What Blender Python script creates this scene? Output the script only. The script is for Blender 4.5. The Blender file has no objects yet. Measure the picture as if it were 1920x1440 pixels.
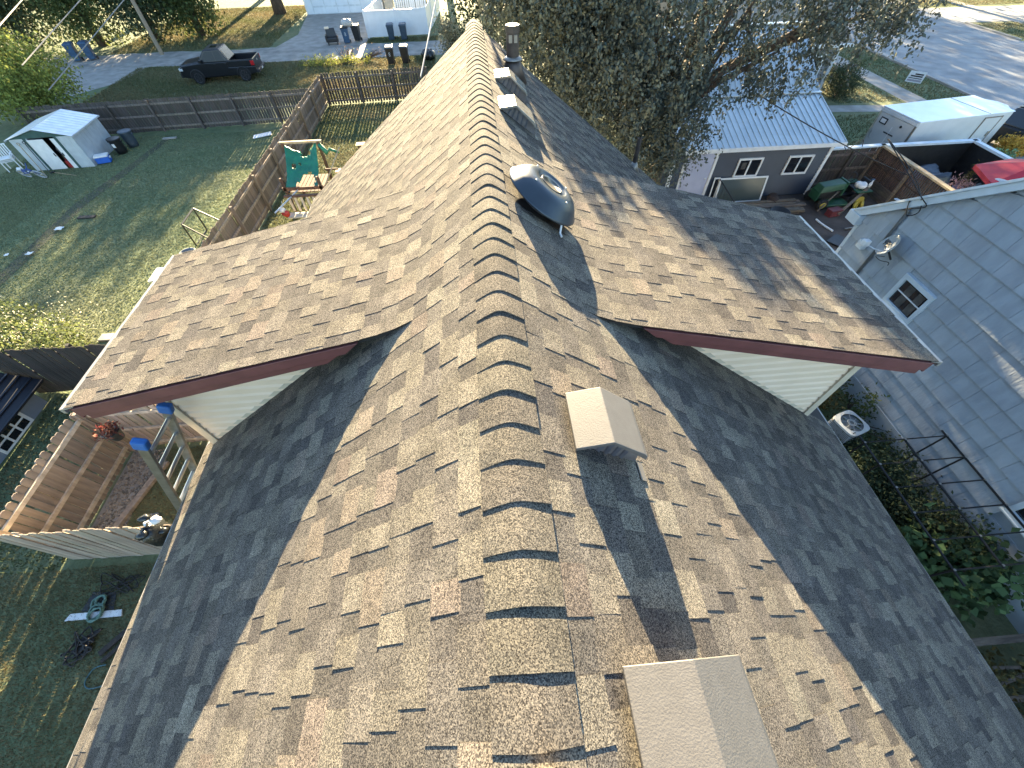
import bpy, math, random
import numpy as np
from mathutils import Matrix, Vector
random.seed(7)
rng = np.random.default_rng(11)
sc = bpy.context.scene
col = sc.collection
PI = math.pi

# ------------------------------------------------------------------ camera, sky, sun, exposure
cam_d = bpy.data.cameras.new('camera')
cam_d.sensor_width = 36.0; cam_d.lens = 13.72
cam_d.clip_start = 0.05; cam_d.clip_end = 1500
cam = bpy.data.objects.new('camera', cam_d); col.objects.link(cam)
cam.location = (-0.034, 0.0, 8.91)
cam.rotation_euler = tuple(math.radians(a) for a in (36.844, 0.954, -4.611))
sc.camera = cam

SUN_EL, SUN_AZ = 14.6, -2.8          # degrees; azimuth from +Y towards +X
world = bpy.data.worlds.new('World'); sc.world = world; world.use_nodes = True
wn = world.node_tree.nodes; wl = world.node_tree.links
sky = wn.new('ShaderNodeTexSky'); sky.sky_type = 'NISHITA'; sky.sun_disc = False
sky.sun_elevation = math.radians(SUN_EL); sky.sun_rotation = math.radians(SUN_AZ)
sky.air_density = 1.0; sky.dust_density = 0.4; sky.ozone_density = 2.0
wn['Background'].inputs['Strength'].default_value = 0.056
wl.new(sky.outputs[0], wn['Background'].inputs['Color'])
sun_d = bpy.data.lights.new('sun', 'SUN'); sun_d.energy = 5.0; sun_d.angle = math.radians(0.5)
sun_d.color = (1.0, 0.80, 0.49)
sun = bpy.data.objects.new('sun', sun_d); col.objects.link(sun)
_e, _a = math.radians(SUN_EL), math.radians(SUN_AZ)
to_sun = Vector((math.sin(_a)*math.cos(_e), math.cos(_a)*math.cos(_e), math.sin(_e)))
sun.rotation_euler = (to_sun).to_track_quat('Z', 'Y').to_euler()
sun.location = (0, 20, 30)
sc.view_settings.view_transform = 'Standard'; sc.view_settings.look = 'None'
sc.view_settings.gamma = 1.0; sc.view_settings.exposure = 3.45
sc.render.engine = 'CYCLES'

# ------------------------------------------------------------------ materials
MATS = {}
def _nt(name):
    m = bpy.data.materials.new(name); m.use_nodes = True
    return m, m.node_tree.nodes, m.node_tree.links, m.node_tree.nodes['Principled BSDF']
def rgba(c): return (c[0], c[1], c[2], 1)
def pm(name, c1, c2=None, scale=6, rough=0.7, metal=0.0, bump=0.0, bscale=None, stretch=(1, 1, 1), detail=6,
       attr=False, spec=0.5, lo=0.35, hi=0.65, coat=0.0):
    """two colours mixed by object-space noise, fine bump; attr multiplies by the mesh's 'tone' colours"""
    if name in MATS: return MATS[name]
    m, n, l, b = _nt(name)
    tc = n.new('ShaderNodeTexCoord'); mp = n.new('ShaderNodeMapping'); mp.inputs['Scale'].default_value = stretch
    l.new(tc.outputs['Object'], mp.inputs[0])
    nz = n.new('ShaderNodeTexNoise'); nz.inputs['Scale'].default_value = scale; nz.inputs['Detail'].default_value = detail
    l.new(mp.outputs[0], nz.inputs[0])
    rp = n.new('ShaderNodeValToRGB'); rp.color_ramp.elements[0].position = lo; rp.color_ramp.elements[1].position = hi
    c2 = c2 or tuple(x*0.75 for x in c1)
    rp.color_ramp.elements[0].color = rgba(c2); rp.color_ramp.elements[1].color = rgba(c1)
    l.new(nz.outputs[0], rp.inputs[0])
    out = rp.outputs[0]
    if attr:
        at = n.new('ShaderNodeAttribute'); at.attribute_name = 'tone'
        mx = n.new('ShaderNodeMix'); mx.data_type = 'RGBA'; mx.blend_type = 'MULTIPLY'; mx.inputs[0].default_value = 1
        l.new(out, mx.inputs[6]); l.new(at.outputs[0], mx.inputs[7]); out = mx.outputs[2]
    l.new(out, b.inputs['Base Color'])
    b.inputs['Roughness'].default_value = rough; b.inputs['Metallic'].default_value = metal
    b.inputs['Specular IOR Level'].default_value = spec
    b.inputs['Coat Weight'].default_value = coat
    if bump:
        n2 = n.new('ShaderNodeTexNoise'); n2.inputs['Scale'].default_value = bscale or scale*4; n2.inputs['Detail'].default_value = 4
        l.new(mp.outputs[0], n2.inputs[0])
        bp = n.new('ShaderNodeBump'); bp.inputs['Strength'].default_value = bump; bp.inputs['Distance'].default_value = 0.02
        l.new(n2.outputs[0], bp.inputs['Height']); l.new(bp.outputs[0], b.inputs['Normal'])
    MATS[name] = m
    return m

def shingle_mat():
    m, n, l, b = _nt('asphalt_shingle')
    geo = n.new('ShaderNodeNewGeometry')
    vo = n.new('ShaderNodeTexVoronoi'); vo.inputs['Scale'].default_value = 290
    l.new(geo.outputs['Position'], vo.inputs['Vector'])
    sp = n.new('ShaderNodeSeparateColor'); l.new(vo.outputs['Color'], sp.inputs[0])
    rp = n.new('ShaderNodeValToRGB'); e = rp.color_ramp.elements
    e[0].position = 0.0; e[0].color = (0.20, 0.19, 0.19, 1); e[1].position = 1.0; e[1].color = (2.0, 1.9, 1.72, 1)
    k = rp.color_ramp.elements.new(0.45); k.color = (0.80, 0.80, 0.80, 1)
    l.new(sp.outputs[0], rp.inputs[0])
    nz = n.new('ShaderNodeTexNoise'); nz.inputs['Scale'].default_value = 7; nz.inputs['Detail'].default_value = 5
    l.new(geo.outputs['Position'], nz.inputs[0])
    mr = n.new('ShaderNodeMapRange'); mr.inputs[1].default_value = 0.3; mr.inputs[2].default_value = 0.7
    mr.inputs[3].default_value = 0.82; mr.inputs[4].default_value = 1.14
    l.new(nz.outputs[0], mr.inputs[0])
    at = n.new('ShaderNodeAttribute'); at.attribute_name = 'tone'
    m1 = n.new('ShaderNodeMix'); m1.data_type = 'RGBA'; m1.blend_type = 'MULTIPLY'; m1.inputs[0].default_value = 1
    l.new(at.outputs[0], m1.inputs[6]); l.new(rp.outputs[0], m1.inputs[7])
    m2 = n.new('ShaderNodeMix'); m2.data_type = 'RGBA'; m2.blend_type = 'MULTIPLY'; m2.inputs[0].default_value = 1
    l.new(m1.outputs[2], m2.inputs[6]); l.new(mr.outputs[0], m2.inputs[7])
    l.new(m2.outputs[2], b.inputs['Base Color'])
    b.inputs['Roughness'].default_value = 0.95; b.inputs['Specular IOR Level'].default_value = 0.08
    bp = n.new('ShaderNodeBump'); bp.inputs['Strength'].default_value = 0.45; bp.inputs['Distance'].default_value = 0.003
    l.new(sp.outputs[1], bp.inputs['Height']); l.new(bp.outputs[0], b.inputs['Normal'])
    return m
M_SHINGLE = shingle_mat()

def leaf_mat(name, c, tl=.3):
    m, n, l, b = _nt(name)
    at = n.new('ShaderNodeAttribute'); at.attribute_name = 'tone'
    mx = n.new('ShaderNodeMix'); mx.data_type = 'RGBA'; mx.blend_type = 'MULTIPLY'; mx.inputs[0].default_value = 1
    mx.inputs[6].default_value = rgba(c); l.new(at.outputs[0], mx.inputs[7])
    l.new(mx.outputs[2], b.inputs['Base Color']); b.inputs['Roughness'].default_value = 0.75; b.inputs['Specular IOR Level'].default_value = 0.25
    tr = n.new('ShaderNodeBsdfTranslucent')
    hs = n.new('ShaderNodeHueSaturation'); hs.inputs['Hue'].default_value = 0.47; hs.inputs['Value'].default_value = 1.5
    l.new(mx.outputs[2], hs.inputs['Color']); l.new(hs.outputs[0], tr.inputs[0])
    ms = n.new('ShaderNodeMixShader'); ms.inputs[0].default_value = tl
    l.new(b.outputs[0], ms.inputs[1]); l.new(tr.outputs[0], ms.inputs[2])
    l.new(ms.outputs[0], n['Material Output'].inputs['Surface'])
    return m

def ground_mat(name, cols, s1=0.25, s2=3.0, bump=0.6):
    """patchy turf: three colours by two noises"""
    m, n, l, b = _nt(name)
    geo = n.new('ShaderNodeNewGeometry')
    a = n.new('ShaderNodeTexNoise'); a.inputs['Scale'].default_value = s1; a.inputs['Detail'].default_value = 8; a.inputs['Roughness'].default_value = 0.65
    c = n.new('ShaderNodeTexNoise'); c.inputs['Scale'].default_value = s2; c.inputs['Detail'].default_value = 10; c.inputs['Roughness'].default_value = 0.75
    l.new(geo.outputs['Position'], a.inputs[0]); l.new(geo.outputs['Position'], c.inputs[0])
    r1 = n.new('ShaderNodeValToRGB'); r1.color_ramp.elements[0].position = 0.42; r1.color_ramp.elements[1].position = 0.62
    r1.color_ramp.elements[0].color = rgba(cols[0]); r1.color_ramp.elements[1].color = rgba(cols[1])
    l.new(a.outputs[0], r1.inputs[0])
    r2 = n.new('ShaderNodeValToRGB'); r2.color_ramp.elements[0].position = 0.38; r2.color_ramp.elements[1].position = 0.7
    r2.color_ramp.elements[0].color = rgba(cols[2]); r2.color_ramp.elements[1].color = (1.25, 1.25, 1.2, 1)
    l.new(c.outputs[0], r2.inputs[0])
    mx = n.new('ShaderNodeMix'); mx.data_type = 'RGBA'; mx.blend_type = 'MULTIPLY'; mx.inputs[0].default_value = 1
    l.new(r1.outputs[0], mx.inputs[6]); l.new(r2.outputs[0], mx.inputs[7])
    l.new(mx.outputs[2], b.inputs['Base Color']); b.inputs['Roughness'].default_value = 0.95; b.inputs['Specular IOR Level'].default_value = 0.2
    bp = n.new('ShaderNodeBump'); bp.inputs['Strength'].default_value = bump; bp.inputs['Distance'].default_value = 0.06
    f = n.new('ShaderNodeTexNoise'); f.inputs['Scale'].default_value = s2*6; f.inputs['Detail'].default_value = 6
    l.new(geo.outputs['Position'], f.inputs[0])
    l.new(f.outputs[0], bp.inputs['Height']); l.new(bp.outputs[0], b.inputs['Normal'])
    return m

def glass_mat(name, c, rough=0.06):
    m, n, l, b = _nt(name)
    b.inputs['Base Color'].default_value = rgba(c); b.inputs['Roughness'].default_value = rough
    b.inputs['Specular IOR Level'].default_value = 0.8
    return m

W_GREY = pm('weathered_wood_grey', (.115, .098, .085), (.060, .052, .047), 3, .9, bump=.5, bscale=30, stretch=(6, 6, .6), attr=True)
W_TAN = pm('weathered_wood_tan', (.24, .185, .135), (.125, .095, .072), 3, .9, bump=.5, bscale=30, stretch=(6, 6, .6), attr=True)
W_FRONT = pm('cedar_wood', (.36, .30, .235), (.225, .185, .145), 2.2, .85, bump=.5, bscale=30, stretch=(5, 5, .7), attr=True)
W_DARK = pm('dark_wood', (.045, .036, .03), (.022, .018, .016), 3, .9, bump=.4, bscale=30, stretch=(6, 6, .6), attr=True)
W_BROWN = pm('brown_stained_wood', (.115, .062, .038), (.06, .033, .022), 4, .85, bump=.3, attr=True)
W_PALE = pm('pale_lumber', (.42, .33, .2), (.3, .22, .13), 5, .8, bump=.3)
W_OLD = pm('old_lumber', (.2, .155, .115), (.11, .085, .066), 4, .9, bump=.4, bscale=30, stretch=(1, 6, 6), attr=True)
MAROON = pm('maroon_paint', (.165, .054, .050), (.125, .041, .039), 5, .55, bump=.1)
CREAM = pm('cream_vinyl', (.84, .66, .48), (.78, .61, .43), 3, .5)
CREAM_TRIM = pm('cream_trim', (.60, .51, .38), (.52, .44, .32), 6, .5)
WHITE = pm('white_paint', (.74, .74, .72), (.64, .64, .63), 4, .5)
WHITE_VINYL = pm('white_vinyl', (.72, .74, .76), (.66, .68, .7), 2, .4)
DRIP = pm('drip_edge_metal', (.36, .34, .30), (.28, .26, .23), 8, .4, metal=.3)
VENTM = pm('vent_paint', (.118, .113, .106), (.106, .101, .094), 20, .6, bump=.12, bscale=160)
VENT_DK = pm('vent_louver', (.16, .15, .15), (.11, .1, .1), 20, .5)
VENT_FAR = pm('galvanised_vent', (.34, .32, .27), (.27, .25, .21), 12, .24, metal=.35, bump=.05)
DOME = pm('dome_steel', (.052, .066, .080), (.040, .052, .064), 3, .36, metal=.45)
FLUE = pm('flue_steel', (.11, .085, .072), (.055, .045, .04), 8, .5, metal=.5)
BLACK = pm('black_plastic', (.018, .018, .02), (.01, .01, .011), 8, .45)
BLACK_METAL = pm('black_steel', (.014, .014, .016), (.008, .008, .009), 8, .5)
RUBBER = pm('rubber', (.018, .018, .018), (.010, .010, .010), 20, .85)
BLUE_BIN = pm('blue_bin_plastic', (.035, .085, .16), (.026, .064, .12), 5, .45)
TEAL_BIN = pm('dark_blue_bin_plastic', (.035, .062, .09), (.025, .045, .07), 5, .45)
ALU = pm('aluminium', (.62, .61, .58), (.5, .49, .47), 10, .32, metal=.9)
ALU_OLD = pm('dull_aluminium', (.30, .28, .25), (.2, .185, .165), 10, .45, metal=.7)
BLUE_TAPE = pm('blue_rubber', (.03, .16, .45), (.02, .11, .33), 10, .6)
CONC = pm('concrete', (.34, .32, .29), (.24, .225, .2), 1.5, .9, bump=.3, detail=10)
ASPH = pm('street_paving', (.30, .31, .31), (.20, .205, .21), .8, .9, bump=.25, bscale=40, detail=12)
GRAVEL = pm('alley_gravel', (.33, .31, .275), (.20, .185, .165), 1.2, .95, bump=.7, bscale=18, detail=12)
DIRT = pm('packed_dirt', (.085, .066, .055), (.045, .035, .03), 1.5, .95, bump=.6, bscale=12, detail=10)
BARK = pm('bark', (.13, .09, .062), (.055, .042, .033), 4, .95, bump=.9, bscale=14, stretch=(3, 3, .6))
GLASS = glass_mat('dark_glass', (.012, .014, .018))
CAR_GLASS = glass_mat('car_glass', (.018, .022, .028), .15); CAR_GLASS.node_tree.nodes['Principled BSDF'].inputs['Specular IOR Level'].default_value = .2
GLASS_GREEN = glass_mat('old_greenish_glass', (.06, .075, .07), .12)

TURF = ground_mat('turf', [(.128, .162, .085), (.165, .17, .098), (.74, .78, .72)], .16, 2.6)

# ------------------------------------------------------------------ mesh helpers
class MB:
    def __init__(s): s.v = []; s.f = []; s.c = []
    def add(s, vs, fs, tone=None):
        b = len(s.v); s.v += [tuple(p) for p in vs]; s.f += [tuple(i+b for i in f) for f in fs]
        s.c += [tone or (1, 1, 1)]*len(vs)
        return s
    def hexa(s, p, tone=None):          # 8 points: bottom 4 ccw, top 4 ccw
        return s.add(p, [(3, 2, 1, 0), (4, 5, 6, 7), (0, 1, 5, 4), (1, 2, 6, 5), (2, 3, 7, 6), (3, 0, 4, 7)], tone)
    def box(s, x0, x1, y0, y1, z0, z1, tone=None):
        return s.hexa([(x0, y0, z0), (x1, y0, z0), (x1, y1, z0), (x0, y1, z0), (x0, y0, z1), (x1, y0, z1), (x1, y1, z1), (x0, y1, z1)], tone)
    def bar(s, a, b, w, h, up=(0, 0, 1), tone=None):
        a, b = Vector(a), Vector(b); d = (b-a).normalized(); up = Vector(up)
        if abs(d.dot(up)) > .98: up = Vector((0, 1, 0))
        r = d.cross(up).normalized(); u = r.cross(d)
        r *= w/2; u *= h/2
        return s.hexa([a-r-u, a+r-u, b+r-u, b-r-u, a-r+u, a+r+u, b+r+u, b-r+u], tone)
    def tube(s, pts, r, n=8, cap=True, tone=None):
        pts = [Vector(p) for p in pts]; rs = r if isinstance(r, (list, tuple)) else [r]*len(pts)
        vs, fs = [], []; prev = None
        for i, p in enumerate(pts):
            d = (pts[min(i+1, len(pts)-1)]-pts[max(i-1, 0)]).normalized()
            if prev is None:
                t = Vector((0, 0, 1)) if abs(d.z) < .9 else Vector((1, 0, 0)); a = d.cross(t).normalized()
            else: a = (prev-d*prev.dot(d)).normalized()
            prev = a; b = d.cross(a)
            for k in range(n):
                t = 2*PI*k/n; vs.append(p+(a*math.cos(t)+b*math.sin(t))*rs[i])
        for i in range(len(pts)-1):
            for k in range(n):
                k2 = (k+1) % n; fs.append((i*n+k, i*n+k2, (i+1)*n+k2, (i+1)*n+k))
        if cap: fs.append(tuple(range(n-1, -1, -1))); fs.append(tuple((len(pts)-1)*n+k for k in range(n)))
        return s.add(vs, fs, tone)
    def lathe(s, prof, n=24, mat=None, tone=None, close=False):   # prof: (radius, height) pairs about z
        vs, fs = [], []
        for r, h in prof:
            for k in range(n):
                t = 2*PI*k/n; v = Vector((r*math.cos(t), r*math.sin(t), h)); vs.append(mat @ v if mat else v)
        m = len(prof)
        for i in range(m-1):
            for k in range(n):
                k2 = (k+1) % n; fs.append((i*n+k, i*n+k2, (i+1)*n+k2, (i+1)*n+k))
        if prof[0][0] > 1e-5: fs.append(tuple(range(n-1, -1, -1)))
        if prof[-1][0] > 1e-5: fs.append(tuple((m-1)*n+k for k in range(n)))
        return s.add(vs, fs, tone)
    def prism(s, poly, a, b, axis='y', tone=None):   # 2-D polygon extruded along an axis
        f = {'y': lambda p, t: (p[0], t, p[1]), 'x': lambda p, t: (t, p[0], p[1]), 'z': lambda p, t: (p[0], p[1], t)}[axis]
        n = len(poly); vs = [f(p, a) for p in poly]+[f(p, b) for p in poly]
        fs = [tuple(range(n)), tuple(range(2*n-1, n-1, -1))]+[(i, i+n, (i+1) % n+n, (i+1) % n) for i in range(n)]
        return s.add(vs, fs, tone)
    def blob(s, c, r, n=10, m=7, amp=.12, tone=None):
        vs, fs = [], []
        for i in range(m+1):
            ph = PI*i/m
            for k in range(n):
                t = 2*PI*k/n; j = 1+random.uniform(-amp, amp)
                vs.append((c[0]+r[0]*math.sin(ph)*math.cos(t)*j, c[1]+r[1]*math.sin(ph)*math.sin(t)*j, c[2]+r[2]*math.cos(ph)*j))
        for i in range(m):
            for k in range(n):
                k2 = (k+1) % n; fs.append((i*n+k, (i+1)*n+k, (i+1)*n+k2, i*n+k2))
        return s.add(vs, fs, tone)
    def build(s, name, mat, parent=None, smooth=False, world=False, bevel=0.0, kind=None, label=None):
        me = bpy.data.meshes.new(name); me.from_pydata(s.v, [], s.f); me.validate(); me.update()
        if any(c != (1, 1, 1) for c in s.c) or mat in (W_GREY, W_TAN, W_FRONT, W_DARK, W_BROWN, W_OLD, M_SHINGLE):
            a = me.color_attributes.new('tone', 'FLOAT_COLOR', 'POINT')
            arr = np.ones((len(me.vertices), 4), np.float32); arr[:, :3] = np.array(s.c, np.float32)[:len(me.vertices)]
            a.data.foreach_set('color', arr.ravel())
        if smooth: me.shade_smooth()
        me.materials.append(mat)
        return link(name, me, parent, world, bevel, kind, label)

def link(name, me, parent=None, world=False, bevel=0.0, kind=None, label=None):
    o = bpy.data.objects.new(name, me); col.objects.link(o)
    if parent is not None:
        o.parent = parent
        if world:
            m = parent.matrix_basis.copy(); p = parent.parent
            o.matrix_parent_inverse = m.inverted() if parent.type == 'EMPTY' else Matrix()
    if bevel:
        b = o.modifiers.new('bevel', 'BEVEL'); b.width = bevel; b.segments = 2; b.limit_method = 'ANGLE'
    if kind: o['kind'] = kind
    if label: o['label'] = label
    return o
def tag(o, label, cat, group=None):
    o['label'] = label; o['category'] = cat
    if group: o['group'] = group
    return o
def thing(name, label, cat, loc=(0, 0, 0), rz=0.0, group=None, rx=0.0, ry=0.0):
    o = bpy.data.objects.new(name, None); col.objects.link(o); o.empty_display_size = .2
    o.location = loc; o.rotation_euler = (rx, ry, rz)
    o.matrix_basis = Matrix.LocRotScale(Vector(loc), o.rotation_euler, None)
    return tag(o, label, cat, group)
def copy_tree(o, parent=None):
    c = o.copy(); col.objects.link(c)
    if parent is not None: c.parent = parent
    for ch in list(o.children): copy_tree(ch, c)
    return c
def place(o, loc, rz, label):
    o.location = loc; o.rotation_euler[2] = rz; o['label'] = label
    return o
def struct(o): o['kind'] = 'structure'; return o
def tone(a=.8, b=1.2):
    t = random.uniform(a, b); return (t, t*random.uniform(.96, 1.03), t*random.uniform(.93, 1.04))
def text_mesh(txt, size, extrude=.004):
    cu = bpy.data.curves.new('lettering', 'FONT'); cu.body = txt; cu.size = size; cu.extrude = extrude
    cu.align_x = 'CENTER'; cu.align_y = 'CENTER'
    o = bpy.data.objects.new('lettering', cu); col.objects.link(o)
    dg = bpy.context.evaluated_depsgraph_get(); me = bpy.data.meshes.new_from_object(o.evaluated_get(dg))
    bpy.data.objects.remove(o); return me

# ------------------------------------------------------------------ ground, alley, street
def sheet(name, x0, x1, y0, y1, z, mat, cuts=1, jag=0.0):
    m = MB(); n = cuts
    if jag:   # ragged long edges along x
        lo = [(x0+(x1-x0)*i/n, y0+random.uniform(-jag, jag), z) for i in range(n+1)]
        hi = [(x0+(x1-x0)*i/n, y1+random.uniform(-jag, jag), z) for i in range(n+1)]
        m.add(lo+hi, [(i, i+1, n+2+i, n+1+i) for i in range(n)])
    else: m.add([(x0, y0, z), (x1, y0, z), (x1, y1, z), (x0, y1, z)], [(0, 1, 2, 3)])
    return struct(m.build(name, mat))
def polysheet(name, pts, z, mat):
    return struct(MB().add([(p[0], p[1], z) for p in pts], [tuple(range(len(pts)))]).build(name, mat))
sheet('ground', -500, 500, -500, 900, 0, TURF)
sheet('alley', -90, 28, 39.4, 43.4, .006, GRAVEL, 120, .22)
polysheet('driveway_gravel', [(-34, 31.5), (-28, 32.4), (-25.4, 36), (-24.8, 39.6), (-45, 39.6), (-45, 31.5)], .010, CONC)
polysheet('driveway', [(-16.6, 43.1), (-8.8, 43.1), (-8.9, 47), (-10.9, 56), (-16.7, 56), (-15.6, 47.5)], .012, CONC)
polysheet('dirt_yard', [(4.6, 9.0), (9.5, 8.6), (17.2, 9.0), (17.2, 16.6), (14, 15.9), (7.6, 15.9), (4.9, 14.5)], .008, DIRT)
polysheet('gravel_strip', [(-9.5, 2.95), (-8.75, 2.95), (-8.7, 4.3), (-8.9, 5.4), (-9.5, 5.45)], .010, GRAVEL)
polysheet('side_path', [(3.9, -6), (8.2, -6), (8.4, 9), (3.9, 9)], .006, DIRT)
sheet('street', 29.7, 42.2, -60, 200, .006, ASPH)
sheet('sidewalk', 25.35, 26.75, -60, 120, .010, CONC)
polysheet('front_walk', [(20.0, 24.5), (25.35, 23.9), (25.35, 24.9), (20.0, 25.5)], .012, CONC)
polysheet('driveway_apron', [(42.2, 41.9), (75, 40.5), (75, 46.2), (42.2, 47.4)], .012, ASPH)
polysheet('driveway_apron', [(42.2, 24), (75, 23), (75, 34.5), (42.2, 36.0)], .012, ASPH)
sheet('far_sidewalk', 46.5, 48, -60, 200, .016, CONC)
for nm, x, y0, y1 in (('kerb', 29.55, -60, 200), ('kerb', 42.2, 47.6, 200), ('kerb', 42.2, 36.2, 41.7), ('kerb', 42.2, -60, 23.8)):
    struct(MB().box(x, x+.16, y0, y1, -.05, .11).build(nm, CONC, bevel=.02))

# ------------------------------------------------------------------ the shingled house
ZR, SL, Y0, Y1 = 7.5, 0.735, -3.6, 7.8
EXPO = 0.143
class Prof:
    """roof cross-section on one side: distance from the ridge (s) -> x, z"""
    def __init__(s, side, xe, xb=None, k=None):
        pts = []
        if xb is None: pts = [(xe*i/200, ZR-SL*xe*i/200) for i in range(201)]
        else:
            xa, xc = xb-.16, xb+.34
            za = ZR-SL*xa; zb = ZR-SL*xb; zc = zb-k*(xc-xb)
            for i in range(60): pts.append((xa*i/60, ZR-SL*xa*i/60))
            for i in range(40):
                t = i/40; pts.append(((1-t)**2*xa+2*t*(1-t)*xb+t*t*xc, (1-t)**2*za+2*t*(1-t)*zb+t*t*zc))
            for i in range(101): x = xc+(xe-xc)*i/100; pts.append((x, zb-k*(x-xb)))
        s.p = np.array(pts); d = np.hypot(*np.diff(s.p, axis=0).T); s.s = np.concatenate([[0], np.cumsum(d)]); s.len = s.s[-1]; s.side = side
    def at(s, t, h=0.0):
        x = np.interp(t, s.s, s.p[:, 0]); z = np.interp(t, s.s, s.p[:, 1])
        e = .03; dx = np.interp(t+e, s.s, s.p[:, 0])-np.interp(t-e, s.s, s.p[:, 0]); dz = np.interp(t+e, s.s, s.p[:, 1])-np.interp(t-e, s.s, s.p[:, 1])
        n = math.hypot(dx, dz)
        return (s.side*(x-dz/n*h), z+dx/n*h)
DORM = {-1: dict(xb=.70, k=.2135, xe=3.455, y0=2.0, y1=3.98, wall=3.16), 1: dict(xb=.76, k=.252, xe=3.96, y0=2.0, y1=4.42, wall=3.74)}
EAVE = {-1: 3.33, 1: 4.38}
house = thing('house', 'brown shingled house below the viewer with two cream sided dormers', 'house', (0, 2, 0))
WALLM = pm('cream_clapboard', (.58, .53, .44), (.5, .46, .38), 3, .55)
MB().prism([(-3.2, 0), (3.75, 0), (3.75, 4.55), (0, 7.3), (-3.2, 4.95)], Y0+.3, Y1-.3).build('wall', WALLM, house, world=True)
# deck under the shingles
deck = MB()
for sd in (-1, 1):
    xe = EAVE[sd]-.01; D = DORM[sd]
    deck.hexa([(0, Y0, ZR-.12), (sd*xe, Y0, ZR-SL*xe-.10), (sd*xe, Y1, ZR-SL*xe-.10), (0, Y1, ZR-.12),
               (0, Y0, ZR-.004), (sd*xe, Y0, ZR-SL*xe-.004), (sd*xe, Y1, ZR-SL*xe-.004), (0, Y1, ZR-.004)])
roof = deck.build('roof', pm('roof_deck_edge', (.03, .028, .028), None, 10, .9), house, world=True)
PAL = [((.275, .232, .172), 5), ((.252, .213, .16), 6), ((.222, .187, .146), 6), ((.195, .166, .134), 4), ((.272, .218, .162), 2.2), ((.29, .25, .186), 2), ((.248, .196, .152), 1.3)]
PALG = [((.172, .147, .121), 5), ((.19, .163, .132), 5), ((.212, .181, .144), 4), ((.152, .131, .112), 2), ((.228, .194, .15), 2)]
def pick(P, q=1.0):
    t = random.uniform(0, sum(w for _, w in P))
    for c, w in P:
        t -= w
        if t <= 0: break
    k = random.uniform(.88, 1.12); return (c[0]*k*q*.515, c[1]*k*q*.562, c[2]*k*q*.645)
patches = []      # (distance, corner points, tone)
camp = Vector(cam.location)
def course(pr, i, ya, yb, s_off=0.0, smax=None):
    s0, s1 = i*EXPO+s_off, (i+1)*EXPO+s_off
    if smax: s1 = min(s1, smax)
    if s1-s0 < .02: return
    y = ya-random.uniform(0, .12); tooth = random.random() < .5
    while y < yb:
        w = random.choice((.11, .13, .15, .16, .17, .19, .21)) if tooth else random.choice((.09, .11, .13, .14, .16, .19))
        a, b = max(y, ya), min(y+w, yb)
        if b-a > .006:
            hb = random.uniform(.0050, .0064) if tooth else random.uniform(.0027, .0033)
            hu = .0009 if not tooth else .0030
            ds = s1+random.uniform(-.004, .004)+(.004 if tooth else 0)
            p = []
            for (s, h) in ((s0-.01, -.003), (ds, -.003), (s0-.01, hu), (ds, hb)): p.append(pr.at(s, h))
            (ux, uz), (lx, lz), (ux2, uz2), (lx2, lz2) = p
            dz = random.uniform(-.0012, .0012)
            P8 = [(ux, a, uz), (lx, a, lz), (lx, b, lz), (ux, b, uz), (ux2, a, uz2), (lx2, a, lz2+dz), (lx2, b, lz2-dz), (ux2, b, uz2)]
            if pr.side < 0: P8 = [P8[k] for k in (3, 2, 1, 0, 7, 6, 5, 4)]
            c = Vector(((ux+lx)/2, (a+b)/2, (uz+lz)/2))
            patches.append(((c-camp).length/math.sqrt((b-a)*(s1-s0)), P8, pick(PAL, 1.09) if tooth else pick(PALG, .97)))
        y += w
        tooth = (not tooth) if random.random() < .93 else tooth
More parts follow.
